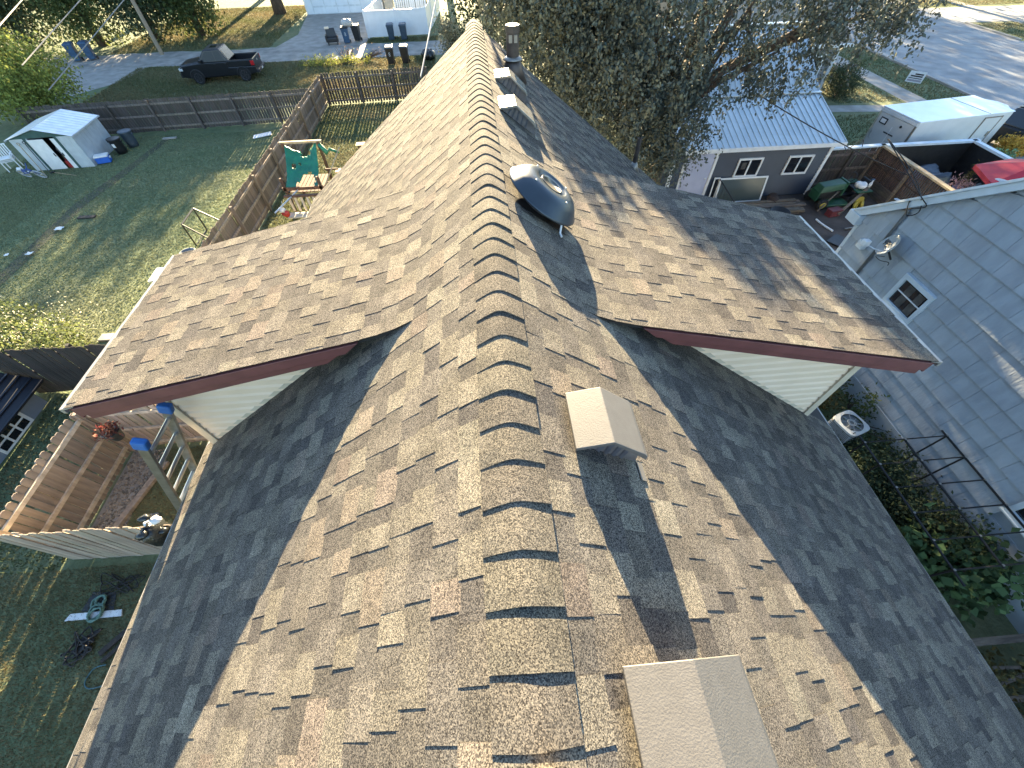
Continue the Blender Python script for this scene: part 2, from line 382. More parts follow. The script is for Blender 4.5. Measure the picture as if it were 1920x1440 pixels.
for sd in (-1, 1):
    D = DORM[sd]; main = Prof(sd, EAVE[sd]+.02); dor = Prof(sd, D['xe'], D['xb'], D['k'])
    nshare = 3
    for i in range(int(main.len/EXPO)+1):
        if i < nshare: course(main, i, Y0, Y1); continue
        course(main, i, Y0, D['y0']-.004, smax=main.len)
        course(main, i, D['y1']+.002, Y1, smax=main.len)
        s = (i+.5)*EXPO
        if main.at(s)[0]*sd > D['xb']+.1: course(main, i, D['y0']-.004, D['y0']+.36, smax=main.len)
    for i in range(nshare, int(dor.len/EXPO)+1):
        course(dor, i, D['y0']-.035, D['y1'], smax=dor.len)
    # dormer deck, fascia boards, soffit, gutter edge, wall, siding, corner post
    sgn = sd
    xs = [dor.at(D['xb']*1.24+j*.0+(dor.len-D['xb']*1.24)*j/16, -.012) for j in range(17)]
    dm = MB()
    for j in range(16):
        (xa, za), (xb_, zb_) = xs[j], xs[j+1]
        pp = [(xa, D['y0'], za-.045), (xb_, D['y0'], zb_-.045), (xb_, D['y1'], zb_-.045), (xa, D['y1'], za-.045), (xa, D['y0'], za), (xb_, D['y0'], zb_), (xb_, D['y1'], zb_), (xa, D['y1'], za)]
        if sd < 0: pp = [pp[k] for k in (3, 2, 1, 0, 7, 6, 5, 4)]
        dm.hexa(pp)
    dormer = dm.build('dormer', pm('roof_deck_edge', (.03, .028, .028)), house, world=True)
    fx0 = D['xb']+.30; f0 = np.interp(fx0, dor.p[:, 0], dor.p[:, 1]); xe = D['xe']-.05; f1 = np.interp(xe, dor.p[:, 0], dor.p[:, 1])
    for nm, (t0, t1), yy, xa in (('fascia', (-.022, -.125), -.040, fx0), ('fascia', (-.118, -.205), -.012, fx0+.18)):
        za = np.interp(xa, dor.p[:, 0], dor.p[:, 1])
        pl = [(sgn*xa, za+t0), (sgn*xe, f1+t0), (sgn*xe, f1+t1), (sgn*(xa+.12), za+t1+.0)]
        MB().prism(pl, D['y0']+yy, D['y0']+yy+.035).build(nm, MAROON, dormer, bevel=.004)
    zs = lambda x: np.interp(x, dor.p[:, 0], dor.p[:, 1])
    # soffit
    MB().prism([(sgn*(fx0+.3), zs(fx0+.3)-.205), (sgn*xe, zs(xe)-.205), (sgn*xe, zs(xe)-.19), (sgn*(fx0+.3), zs(fx0+.3)-.19)], D['y0']+.03, D['y0']+.36).build('soffit', MAROON, dormer)
    # eave: maroon board, drip edge, end block
    MB().box(*sorted((sgn*(xe), sgn*(xe+.025))), D['y0']+.03, D['y1'], zs(xe)-.19, zs(xe)-.03).build('eave_board', MAROON, dormer)
    MB().hexa([(sgn*(xe-.02), D['y0']-.03, zs(xe)-.012), (sgn*(D['xe']+.028), D['y0']-.045, zs(D['xe'])-.016), (sgn*(D['xe']+.028), D['y1'], zs(D['xe'])-.016), (sgn*(xe-.02), D['y1'], zs(xe)-.012),
               (sgn*(xe-.02), D['y0']-.03, zs(xe)-.004), (sgn*(D['xe']+.03), D['y0']-.045, zs(D['xe'])+.002), (sgn*(D['xe']+.03), D['y1'], zs(D['xe'])+.002), (sgn*(xe-.02), D['y1'], zs(xe)-.004)]).build('drip_edge', DRIP, dormer)
    MB().box(*sorted((sgn*(D['xe']+.004), sgn*(D['xe']+.03))), D['y0']-.045, D['y1'], zs(D['xe'])-.05, zs(D['xe'])-.018).build('gutter_lip', DRIP, dormer)
    MB().box(*sorted((sgn*(xe+.03), sgn*(D['xe']+.0))), D['y0']-.02, D['y0']+.12, zs(xe)-.17, zs(xe)-.028).build('return_block', MAROON, dormer, bevel=.004)
    # front wall with lap siding
    wy = D['y0']+.335; W = D['wall']
    xw0 = D['xb']+.06
    zm = lambda x: ZR-SL*x
    wallp = [(sgn*xw0, zm(xw0)-.06), (sgn*W, zm(W)-.10), (sgn*W, zs(W)-.19), (sgn*(xw0), zs(xw0)-.04)]
    MB().prism(wallp, wy, wy+.10).build('dormer_wall', WALLM, dormer)
    MB().box(*sorted((sgn*W, sgn*(W-.10))), wy+.10, D['y1']-.25, zm(W)-.6, zs(W)-.19).build('cheek_wall', WALLM, dormer)
    z = zm(W)-.02; zt = 7.3
    while z < zt:
        z2 = z+.105
        # clip the board to the wall: outer end at the corner, inner end on the main slope, under the dormer roof
        def xin(zz): return max((ZR-zz)/SL+.005, xw0)
        def xout(zz):
            xo = W-.05
            while xo > xw0 and zs(xo)-.195 < zz: xo -= .01
            return xo
        a0, a1, b0, b1 = xin(z), xin(z2), xout(z), xout(z2)
        if b0-a0 > .06:
            b1 = max(b1, a1+.01)
            zc = z+.062; ac, bc = xin(zc), max(xout(zc), xin(zc)+.01)     # flat lower face, then a cove leaning back
            vs = [(sgn*a0, wy-.036, z), (sgn*b0, wy-.036, z), (sgn*ac, wy-.034, zc), (sgn*bc, wy-.034, zc), (sgn*a1, wy-.006, z2), (sgn*b1, wy-.006, z2), (sgn*a0, wy, z+.006), (sgn*b0, wy, z+.006), (sgn*a1, wy, z2), (sgn*b1, wy, z2)]
            fs = [(0, 1, 3, 2), (2, 3, 5, 4), (6, 7, 1, 0), (0, 2, 4, 8, 6), (1, 7, 9, 5, 3)]
            if sd < 0: fs = [f[::-1] for f in fs]
            MB().add(vs, fs).build('siding_board', CREAM, dormer)
        z = z2
    MB().box(*sorted((sgn*(W+.012), sgn*(W-.075))), wy-.055, wy+.06, zm(W)-.06, zs(W)-.20).build('corner_post', CREAM_TRIM, dormer, bevel=.004)
    # trim strip along the foot of the wall
    MB().hexa([(sgn*(xw0+.25), wy-.035, zm(xw0+.25)+.006), (sgn*(W-.08), wy-.035, zm(W-.08)+.006), (sgn*(W-.08), wy-.018, zm(W-.08)+.006), (sgn*(xw0+.25), wy-.018, zm(xw0+.25)+.006),
               (sgn*(xw0+.25), wy-.035, zm(xw0+.25)+.05), (sgn*(W-.08), wy-.035, zm(W-.08)+.05), (sgn*(W-.08), wy-.018, zm(W-.08)+.05), (sgn*(xw0+.25), wy-.018, zm(xw0+.25)+.05)]).build('base_trim', CREAM_TRIM, dormer)
    # main eave edge and far rake board
    xe2 = EAVE[sd]
    MB().box(*sorted((sgn*(xe2-.03), sgn*xe2)), Y0, Y1, ZR-SL*xe2-.20, ZR-SL*xe2-.012).build('eave_board', WHITE, house, world=True)
    MB().box(*sorted((sgn*(xe2+.003), sgn*(xe2+.03))), Y0, Y1, ZR-SL*xe2-.055, ZR-SL*xe2-.018).build('drip_edge', DRIP, house, world=True)
    MB().prism([(0, ZR-.16), (sgn*xe2, ZR-SL*xe2-.16), (sgn*xe2, ZR-SL*xe2-.006), (0, ZR-.006)], Y1+.002, Y1+.03).build('rake_board', MAROON, house, world=True)
patches.sort(key=lambda t: t[0])
field = MB()
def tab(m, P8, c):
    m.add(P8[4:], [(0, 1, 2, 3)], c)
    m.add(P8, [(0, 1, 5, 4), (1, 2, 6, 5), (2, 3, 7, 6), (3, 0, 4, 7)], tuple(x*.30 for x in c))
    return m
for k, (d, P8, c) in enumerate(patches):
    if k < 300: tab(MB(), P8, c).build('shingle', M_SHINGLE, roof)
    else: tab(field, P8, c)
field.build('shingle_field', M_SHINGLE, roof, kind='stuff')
# ridge caps
y = 6.78+.1694*6
while y > Y0:
    m = MB(); n = 14; hw = random.uniform(.126, .134); yn, yf = y, y+.24
    ln = random.uniform(.0088, .0118); sk = random.uniform(-.006, .006); dv = random.uniform(-.003, .003)
    _p, _q = random.uniform(0, 6), random.uniform(.0005, .0016); sag = [_q*math.sin(_p+j*.5)+.003*(j/n) for j in range(n+1)]
    rows = []
    for (yy, lift, th) in ((yn, ln, 0), (yn+.06, ln*.72+.003, 0), (yf, .000, 0), (yn, ln-.009, 1)):
        row = []
        for j in range(n+1):
            x = hw*(2*j/n-1)+dv; z = ZR+.012+lift-SL*(math.sqrt(x*x+.042**2)-.024)+(sag[j] if yy == yn else 0)
            row.append((x, yy+sk*(2*j/n-1), z))
        rows.append(row)
    vs = sum(rows, []); N = n+1; fs = []
    for j in range(n):
        fs.append((j, j+1, N+j+1, N+j)); fs.append((N+j, N+j+1, 2*N+j+1, 2*N+j)); fs.append((3*N+j, 3*N+j+1, j+1, j))
    for (j, fl) in ((0, 0), (n, 1)):   # side skirts
        x, yy, z = rows[0][j]; b = len(vs); x2, y2, z2 = rows[2][j]
        vs += [(x, yy, z-.008), (x2, y2, z2-.008)]; q = (j, N+j, 2*N+j, b+1, b); fs.append(q if fl else q[::-1])
    c = pick([((.245, .210, .158), 5), ((.225, .192, .148), 4), ((.20, .17, .135), 3), ((.178, .153, .124), 2)], .86)
    m.add(vs, fs, c).build('ridge_cap', M_SHINGLE, roof, smooth=False)
    y -= .1694

# ------------------------------------------------------------------ vents and pipes on the roof
def slope_z(x): return ZR-SL*abs(x)
LOUV = pm('louvre_paint', (.17, .17, .18), (.13, .13, .14), 20, .5)
def box_vent(label, x0, xp, x1, zt, zp, y0, y1, mat, group):
    """slant-back hood: flat top panel from x0 to peak xp, falling panel to x1, louvred ends"""
    t = thing('roof_vent', label, 'roof vent', (xp, y0, slope_z(xp)), group=group)
    zl = zp-(x1-xp)*.80
    poly = [(x0, zt), (xp, zp), (x1, zl), (x1-.012, zl-.05)]
    hood = MB().add([(x0, y0, zt), (xp, y0, zp), (x1-.02, y0, zl+.008), (x1, y0, zl-.02), (x1, y0, zl-.055), (x0, y1, zt), (xp, y1, zp), (x1-.02, y1, zl+.008), (x1, y1, zl-.02), (x1, y1, zl-.055),
                     (x0, y0, zt-.02), (xp, y0, zp-.02), (x1-.03, y0, zl-.02), (x0, y1, zt-.02), (xp, y1, zp-.02), (x1-.03, y1, zl-.02)],
                    [(0, 1, 6, 5), (1, 2, 7, 6), (2, 3, 8, 7), (3, 4, 9, 8), (10, 11, 1, 0), (11, 12, 2, 1), (12, 4, 3, 2), (5, 6, 14, 13), (6, 7, 15, 14), (7, 8, 9, 15), (10, 0, 5, 13)]).build('hood', mat, t, world=True, bevel=.003)
    ins = .055
    MB().prism([(x0+.01, slope_z(x0)-.0), (x0+.01, zt-.022), (xp, zp-.022), (x1-.032, zl-.015), (x1-.010, zl-.05), (x1-.010, slope_z(x1-.010))], y0+ins, y1-ins).build('body', VENT_DK, t, world=True)
    for i in range(6):      # slanted louvre slats across the open end
        u = (i+.5)/6; xa = x0+.03+(x1-.10-x0)*u; za = slope_z(xa)+.02; zb = (zt if xa < xp else zp-(xa-xp)*.8)-.035
        if zb-za > .02: MB().hexa([(xa-.02, y0+ins-.004, za), (xa-.008, y0+ins-.016, za), (xa+.028, y0+ins-.016, zb), (xa+.016, y0+ins-.004, zb), (xa-.02, y0+ins-.001, za), (xa-.008, y0+ins-.001, za), (xa+.028, y0+ins-.001, zb), (xa+.016, y0+ins-.001, zb)]).build('louver', LOUV, t, world=True)
    MB().hexa([(x1-.005, y0-.05, slope_z(x1-.005)+.010), (x1+.03, y0-.05, slope_z(x1+.03)+.010), (x1+.03, y0+.05, slope_z(x1+.03)+.010), (x1-.005, y0+.05, slope_z(x1-.005)+.010), (x1-.005, y0-.05, slope_z(x1-.005)+.014), (x1+.03, y0-.05, slope_z(x1+.03)+.014), (x1+.03, y0+.05, slope_z(x1+.03)+.014), (x1-.005, y0+.05, slope_z(x1-.005)+.014)]).build('flange', mat, t, world=True)
    fl = MB().hexa([(x0-.05, y0-.04, slope_z(x0-.05)+.008), (x1+.02, y0-.04, slope_z(x1+.02)+.008), (x1+.02, y1+.04, slope_z(x1+.02)+.008), (x0-.05, y1+.04, slope_z(x0-.05)+.008),
                    (x0-.05, y0-.04, slope_z(x0-.05)+.013), (x1+.02, y0-.04, slope_z(x1+.02)+.013), (x1+.02, y1+.04, slope_z(x1+.02)+.013), (x0-.05, y1+.04, slope_z(x0-.05)+.013)])
    return t
g_v = 'box vents beside the ridge'
box_vent('tan box vent casting a long shadow just right of the ridge', .292, .462, .655, ZR-.165, ZR-.135, .79, 1.10, VENTM, g_v)
box_vent('tan box vent cut off by the bottom edge of the picture', .30, .52, .77, ZR-.155, ZR-.118, -.42, .0, VENTM, g_v)
box_vent('bright metal box vent nearest the blue steel dome', .192, .372, .578, ZR-.118, ZR-.105, 4.75, 5.08, VENT_FAR, g_v)
box_vent('farther metal box vent beside the brown flue pipe', .200, .380, .588, ZR-.120, ZR-.107, 5.72, 6.02, VENT_FAR, g_v)
th = math.atan(SL)
t = thing('roof_fan', 'round blue grey steel fan dome on the right roof slope', 'roof vent', (.405, 3.13, slope_z(.405)), ry=th-.02)
t.scale = (.78, .78, .78); t.matrix_basis = Matrix.LocRotScale(t.location, t.rotation_euler, t.scale)
MB().lathe([(.23, .0), (.23, .15)], 28).build('neck', VENT_DK, t, smooth=True)
MB().lathe([(.27, .10), (.405, .085), (.425, .09), (.428, .10), (.418, .112), (.395, .135), (.355, .185), (.31, .225), (.255, .248), (.185, .258), (.178, .252), (.16, .243), (0, .243)], 48).build('dome', DOME, t, smooth=True)
MB().lathe([(.0, .2435), (.115, .2435), (.125, .250), (.128, .250), (.132, .2437)], 32).build('centre_plate', pm('brass_plate', (.2, .185, .16), None, 10, .3, metal=.7), t, smooth=True)
for k in range(4):
    a = k*PI/2+.6; MB().lathe([(.011, 0), (.011, .008), (.006, .013), (0, .014)], 8, Matrix.Translation((.27*math.cos(a), .27*math.sin(a), .240))).build('bolt', ALU, t)
MB().tube([(.18, -.36, .10), (.215, -.40, .02), (.23, -.45, .016)], .011, 6).build('bracket', WHITE, t)
MB().box(-.33, .33, -.33, .33, .006, .012).build('flashing', BLACK, t)

t = thing('flue_pipe', 'tall brown metal flue pipe at the far end of the roof', 'pipe', (.50, 6.82, slope_z(.5)))
MB().lathe([(.085, -.1), (.085, .50), (.083, .50)], 20).build('pipe', FLUE, t, smooth=False)
MB().lathe([(.20, -.12), (.12, .09), (.092, .16)], 20).build('cone_flashing', FLUE, t, smooth=True)
MB().lathe([(.087, .17), (.135, .15), (.137, .156), (.089, .185)], 20).build('storm_collar', ALU_OLD, t, smooth=True)
MB().lathe([(.089, .43), (.095, .435), (.095, .505), (.089, .51)], 20).build('rim', FLUE, t)
for s in (-1, 1): MB().box(.035*s-.022, .035*s+.022, -.088-.006, -.07, .34, .42).build('sheet_patch', ALU_OLD, t)
t = thing('plumbing_pipe', 'short dark vent pipe low on the far right roof edge', 'pipe', (2.80, 7.45, slope_z(2.80)))
MB().lathe([(.04, -.1), (.04, .50), (.032, .50), (.032, .3), (0, .3)], 12).build('pipe', FLUE, t, smooth=False)
MB().lathe([(.12, -.09), (.07, .05), (.045, .1)], 12).build('boot', ALU_OLD, t, smooth=True)
t = thing('vent_cap', 'small round cream plastic cap on the ridge at the bottom edge', 'cap', (.02, -.245, ZR+.02))
MB().lathe([(.05, -.05), (.05, .03), (.044, .042), (.036, .046), (.034, .040), (0, .04)], 20).build('cap', CREAM_TRIM, t, smooth=True)
for k in range(4): MB().box(-.034, .034, -.003, .003, .040, .045).build('bar', CREAM_TRIM, t).rotation_euler[2] = k*PI/4

# ------------------------------------------------------------------ fences
def fence(name, label, p0, p1, h, mat, rail_side, group, pw=.14, gap=.008, post=2.4, rails=3, dog=.03, lean=0.0, wild=.02, posts=True, toneab=(.75, 1.2), gaps=None, cap=False):
    """board fence from p0 to p1; rail_side +1 puts rails and posts left of the running direction"""
    dx, dy = p1[0]-p0[0], p1[1]-p0[1]; L = math.hypot(dx, dy); rz = math.atan2(dy, dx)
    t = thing(name, label, 'fence', (p0[0], p0[1], 0), rz, group)
    var = []
    for k in range(5):
        w = pw*random.uniform(.95, 1.03); hh = h+random.uniform(-wild, wild)
        me = MB().prism([(0, .02), (w, .02), (w, hh-dog), (w-dog, hh), (dog, hh), (0, hh-dog)], -.009, .009, tone=tone(*toneab)).build('picket', mat)
        var.append(me.data); bpy.data.objects.remove(me)
    n = int(L/(pw+gap))
    for i in range(n):
        o = link('picket', var[random.randrange(5)], t)
        o.location = (i*(pw+gap)*L/(n*(pw+gap))+random.uniform(-.004, .004), random.uniform(-.006, .006), random.uniform(-.015, .015))
        o.rotation_euler = (random.uniform(-.012, .012)+lean, random.uniform(-.012, .012), 0)
        if gaps and gaps[0] < i/n < gaps[1]: o.scale[0] = random.uniform(.80, .93)
    s = rail_side
    nr = max(1, round(L/post))
    for r in range(rails):
        z = .22+(h-.45)*r/(rails-1)
        for j in range(nr):
            MB().box(L*j/nr+.01, L*(j+1)/nr-.01, *sorted((s*.012, s*.055)), z-.045, z+.045, tone=tone(toneab[1]*1.15, toneab[1]*1.7)).build('rail', mat, t)  # rails are paler; sun on their top edges is also in the tone
    if posts:
        for j in range(nr+1):
            MB().box(L*j/nr-.045, L*j/nr+.045, *sorted((s*.057, s*.145)), -.1, h-random.uniform(.0, .12), tone=tone(*toneab)).build('post', mat, t)
    if cap: MB().box(-.05, L+.05, -.06, .09 if s > 0 else .06, h+.03, h+.07).build('top_board', mat, t)
    return t
gf = 'board fences around the back yards'
fence('fence', 'dark grey picket fence behind the shed and lawn', (-9.35, 27.2), (-24.5, 26.3), 1.55, W_GREY, 1, gf, post=2.3, gaps=(.0, .25))
fence('fence', 'weathered tan fence running along the long side of the lawn', (-9.45, 9.6), (-9.35, 29.4), 1.55, W_TAN, -1, gf, post=2.45)
fence('fence', 'gappy dark fence at the far end of the yard below the alley bins', (-9.25, 29.5), (-3.0, 30.0), 1.60, W_GREY, -1, gf, gap=.03, post=2.3, gaps=(.0, 1.0), toneab=(.6, .95))
fence('fence', 'cedar fence with three rails beside the ladder', (-9.56, 5.5), (-9.56, 2.85), 1.75, W_FRONT, 1, gf, post=2.6, dog=.035, wild=.025, toneab=(.75, 1.15))
fence('fence', 'cedar fence piece under the left dormer corner', (-4.2, 5.56), (-9.5, 5.56), 1.75, W_FRONT, 1, gf, post=2.6, dog=.035, wild=.025, toneab=(.75, 1.15))
fence('fence', 'cedar fence seen edge on below the ladder', (-9.5, 2.80), (-3.6, 2.66), 1.78, W_FRONT, 1, gf, post=2.9, dog=.035, wild=.03, toneab=(.75, 1.15))
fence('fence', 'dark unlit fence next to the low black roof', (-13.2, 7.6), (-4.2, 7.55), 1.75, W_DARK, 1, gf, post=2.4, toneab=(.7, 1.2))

# ------------------------------------------------------------------ left yard: shed and its clutter
SHEDM = pm('shed_steel', (.52, .57, .60), (.44, .48, .51), 3, .35, metal=.15)
SHED_ROOF = pm('shed_roof_steel', (.60, .64, .68), (.5, .53, .57), 3, .3, metal=.4)
SHED_GREEN = pm('shed_green_trim', (.03, .085, .08), (.022, .065, .06), 5, .5)
t = thing('garden_shed', 'small pale steel garden shed with sliding doors ajar', 'shed', (-21.02, 22.35, 0), .06)
sw, sd_, se, sr = 1.38, 2.45, 1.42, 1.78
w = MB()
for i in range(18):     # ribbed side walls
    y0 = sd_*i/18
    w.box(sw-.02, sw+(.006 if i % 2 else -.006), y0, y0+sd_/18, 0, se)
    w.box(-sw-(.006 if i % 2 else -.006), -sw+.02, y0, y0+sd_/18, 0, se)
w.box(-sw, sw, sd_-.02, sd_, 0, se)
for i in range(14):
    x0 = -sw+2*sw*i/14
    if x0 < -.62 or x0 > .58: w.box(x0, x0+2*sw/14, (.006 if i % 2 else -.004), .03, 0, se)
w.build('wall', SHEDM, t)
MB().prism([(-sw, se), (sw, se), (0, sr-.03)], 0, .03).build('gable_panel', SHED_GREEN, t)
for s in (-1, 1):
    o = MB()
    for i in range(10):
        y0 = -.08+(sd_+.16)*i/10; y1 = y0+(sd_+.16)/10-.012
        o.hexa([(0, y0, sr), (s*(sw+.1), y0, se-.01), (s*(sw+.1), y1, se-.01), (0, y1, sr), (0, y0, sr+.015), (s*(sw+.1), y0, se+.005), (s*(sw+.1), y1, se+.005), (0, y1, sr+.015)])
        o.bar((0, y1+.006, sr+.012), (s*(sw+.1), y1+.006, se+.002), .014, .028)
    o.build('roof', SHED_ROOF, t)
    MB().box(s*(sw+.085), s*(sw+.125), -.1, sd_+.1, se-.05, se+.012).build('eave_strip', SHEDM, t) if s > 0 else MB().box(-sw-.125, -sw-.085, -.1, sd_+.1, se-.05, se+.012).build('eave_strip', SHEDM, t)
MB().box(-.76, -.64, -.025, .0, 0, se).build('door_post', SHED_GREEN, t)
MB().box(.60, .72, -.025, .0, 0, se).build('door_post', SHED_GREEN, t)
d = MB().box(-.64, .10, -.03, -.008, .02, se-.06).build('door', WHITE, t); MB().box(.03, .07, -.05, -.03, .6, .74).build('handle', BLACK, d)
d = MB().box(.40, .60, -.03, -.008, .02, se-.06).build('door', WHITE, t); MB().box(.42, .46, -.05, -.03, .6, .74).build('handle', BLACK, d)
MB().box(-.7, .68, .9, .92, 0, se).build('dark_inside_sheet', BLACK, t)  # added black sheet stands in for the shade inside the doorway
MB().box(-1.5, -1.35, -.06, -.03, se-.02, se+.02).build('gable_trim', SHED_GREEN, t)
t = thing('petrol_can', 'red can standing in the open shed doorway', 'can', (-20.78, 22.52, 0))
MB().box(-.13, .13, -.1, .1, .0, .34).build('body', pm('red_plastic', (.35, .02, .02), None, 8, .5), t, bevel=.03)
MB().box(-.1, .08, -.02, .02, .36, .40).build('handle', pm('red_plastic', (.35, .02, .02)), t); MB().tube([(.09, 0, .34), (.13, 0, .44)], .025, 8).build('spout', WHITE, t)
t = thing('bundle', 'grey bundle stacked inside the dark shed doorway', 'bundle', (-20.86, 22.75, .0))
MB().box(-.16, .16, -.1, .1, 0, .5).build('box', pm('cardboard', (.2, .15, .1), None, 5, .9), t); MB().blob((0, 0, .7), (.2, .14, .22), amp=.2).build('cloth', pm('grey_cloth', (.3, .3, .33), None, 8, .9), t, smooth=True)
t = thing('cooler', 'blue and white picnic cooler on the grass beside the shed', 'cooler', (-19.35, 22.85, 0), .35)
MB().box(-.30, .30, -.2, .2, .03, .30).build('body', pm('bright_blue_plastic', (.02, .12, .5), (.016, .1, .42), 5, .4), t, bevel=.03)
MB().box(-.31, .31, -.21, .21, .30, .37).build('lid', WHITE, t, bevel=.02)
for s in (-1, 1): MB().box(s*.33-.02, s*.33+.02, -.09, .09, .2, .25).build('handle', WHITE, t)
def round_bin(name, label, loc, r, h, mat, tilt=0, mark=False, lid=False):
    t = thing(name, label, 'trash can', loc, rx=tilt)
    MB().lathe([(r*.8, 0), (r*.86, h*.3), (r*.95, h*.85), (r, h*.9), (r*1.05, h*.95), (r*1.05, h), (r*.97, h), (r*.9, h*.85), (r*.78, .04), (0, .04)], 20).build('body', mat, t, smooth=True)
    MB().lathe([(r*1.0, h*.90), (r*1.08, h*.92), (r*1.08, h*.99), (r*1.0, h)], 20).build('rim', mat, t, smooth=True)
    for s in (-1, 1): MB().box(s*r*1.08-.02, s*r*1.08+.02, -.07, .07, h*.75, h*.82).build('handle', mat, t)
    if mark: MB().box(-.06, .08, -r*.98, -r*.955, h*.5, h*.75).build('sticker', WHITE, t)
    return t
round_bin('trash_can', 'grey blue round trash can against the dark fence', (-18.85, 24.75, 0), .30, .75, pm('slate_plastic', (.06, .08, .10), None, 5, .5))
round_bin('trash_can', 'black trash can with a white sticker between shed and fence', (-19.05, 23.95, 0), .29, .70, BLACK, mark=True)
# stacked white chairs
t = thing('stacked_chairs', 'white slatted plastic garden chairs stacked left of the shed', 'chairs', (-23.6, 22.6, 0), .5)
for j in range(3):
    z = .42+j*.06
    MB().box(-.26, .26, -.25, .25, z, z+.025).build('seat', WHITE, t)
for k in range(6): MB().bar((-.24+.096*k, .27, .45), (-.24+.096*k, .42, 1.0), .05, .02).build('slat', WHITE, t)
MB().bar((-.28, .42, 1.0), (.28, .42, 1.0), .06, .04).build('top_rail', WHITE, t)
for x in (-.27, .27):
    MB().bar((x, -.27, .66), (x, .34, .68), .06, .03).build('arm', WHITE, t)
    for y in (-.24, .26): MB().bar((x, y, 0), (x*.95, y*.95, .66 if y < 0 else .5), .045, .03).build('leg', WHITE, t)
# tools leaning on the shed
for (x, nm, lab, top, m) in ((-21.75, 'garden_tool', 'long handled tool with a loop grip leaning on the shed front', 1.25, BLACK), (-22.05, 'garden_tool', 'pale wooden tool handle leaning on the shed corner', 1.2, W_PALE)):
    t = thing(nm, lab, 'tool', (x, 22.02, 0))
    MB().tube([(0.35, -.25, .02), (.0, .18, top)], .018, 6).build('shaft', m, t)
    MB().tube([(.0+.06*math.cos(a), .18, top+.05+.05*math.sin(a)) for a in np.linspace(0, 2*PI, 10)], .014, 5).build('grip', m, t)
t = thing('garden_pole', 'thin pole lying on the grass right of the bicycle', 'pole', (-20.9, 21.8, .03))
MB().tube([(-.5, .15, 0), (.9, -.35, 0)], .016, 6).build('shaft', W_PALE, t); MB().box(-.6, -.45, .1, .22, -.02, .03).build('head', BLACK, t)
# small bicycle lying against itself
def wheel_ring(c, r, n=20): return [(c[0]+r*math.cos(a), c[1], c[2]+r*math.sin(a)) for a in np.linspace(0, 2*PI, n+1)]
t = thing('bicycle', 'small blue and white child bicycle in front of the shed', 'bicycle', (-21.9, 21.55, .0), -.2, rx=.5)
for x in (-.42, .42):
    wh = MB().tube(wheel_ring((x, 0, .25), .23), .028, 6, cap=False).build('wheel', pm('pale_tyre', (.4, .42, .45), None, 8, .6), t, smooth=True)
    sp = MB()
    for k in range(8): a = k*PI/4; sp.tube([(x, 0, .25), (x+.22*math.cos(a), 0, .25+.22*math.sin(a))], .006, 4)
    sp.build('spokes', ALU, wh)
BB = pm('blue_bike_paint', (.04, .09, .32), None, 8, .4)
for a, b in (((-.42, 0, .25), (-.12, 0, .30)), ((-.12, 0, .30), (-.2, 0, .58)), ((-.2, 0, .55), (.28, 0, .52)), ((-.12, 0, .30), (.28, 0, .50)), ((.42, 0, .25), (.27, 0, .66)), ((-.42, 0, .25), (-.2, 0, .52))):
    MB().tube([a, b], .022, 6).build('frame_tube', BB, t)
MB().box(-.32, -.1, -.06, .06, .58, .63).build('saddle', WHITE, t, bevel=.02)
MB().tube([(.2, -.24, .70), (.27, -.08, .66), (.27, .08, .66), (.2, .24, .70)], .016, 6).build('handlebar', BB, t)
MB().box(-.1, .12, .03, .06, .27, .38).build('chain_guard', WHITE, t)
# litter and boards on the lawn
for i, (x, y, a, b, lab) in enumerate(((-17.87, 16.5, .16, .11, 'white paper scrap lying on the worn path in the lawn'), (-17.95, 14.73, .12, .09, 'crumpled white rag on the lawn near the worn path'), (-18.8, 14.75, .07, .07, 'tiny white scrap on the lawn at the left edge of the picture'))):
    m = MB(); n = 5
    m.add([(x+a*(u/n-.5)*2+random.uniform(-.02, .02), y+b*(v/n-.5)*2+random.uniform(-.02, .02), .05+random.uniform(0, .04)) for v in range(n+1) for u in range(n+1)], [(v*(n+1)+u, v*(n+1)+u+1, (v+1)*(n+1)+u+1, (v+1)*(n+1)+u) for v in range(n) for u in range(n)])
    tag(m.build('paper', WHITE), lab, 'litter', 'litter on the lawn')
t = tag(MB().hexa([(-12.5, 24.8, .03), (-11.6, 25.2, .04), (-11.75, 25.6, .05), (-12.6, 25.25, .03), (-12.5, 24.8, .06), (-11.6, 25.2, .07), (-11.75, 25.6, .08), (-12.6, 25.25, .06)]).build('white_board', WHITE), 'stained white board lying on the grass near the fence corner', 'board')
tag(MB().hexa([(-17.6, 25.35, .02), (-16.9, 25.4, .02), (-16.9, 25.55, .02), (-17.6, 25.5, .02), (-17.6, 25.35, .08), (-16.9, 25.4, .08), (-16.9, 25.55, .08), (-17.6, 25.5, .08)]).build('stone_step', CONC), 'flat stone step in front of the fence gate', 'step')
tag(MB().box(-17.6, -16.9, 17.25, 17.45, .01, .06).build('old_plank', W_DARK), 'dark plank lying beside the worn path in the lawn', 'plank')
# worn trench through the lawn
polysheet('worn_path', [(-17.6, 25.6), (-17.25, 25.6), (-17.6, 21), (-17.95, 18.5), (-17.8, 13), (-17.9, 9), (-18.5, 9), (-18.35, 13.4), (-18.5, 18.7), (-18.0, 22)], .008, pm('worn_turf', (.07, .075, .042), (.045, .045, .028), 2, .95, bump=.6, bscale=15))
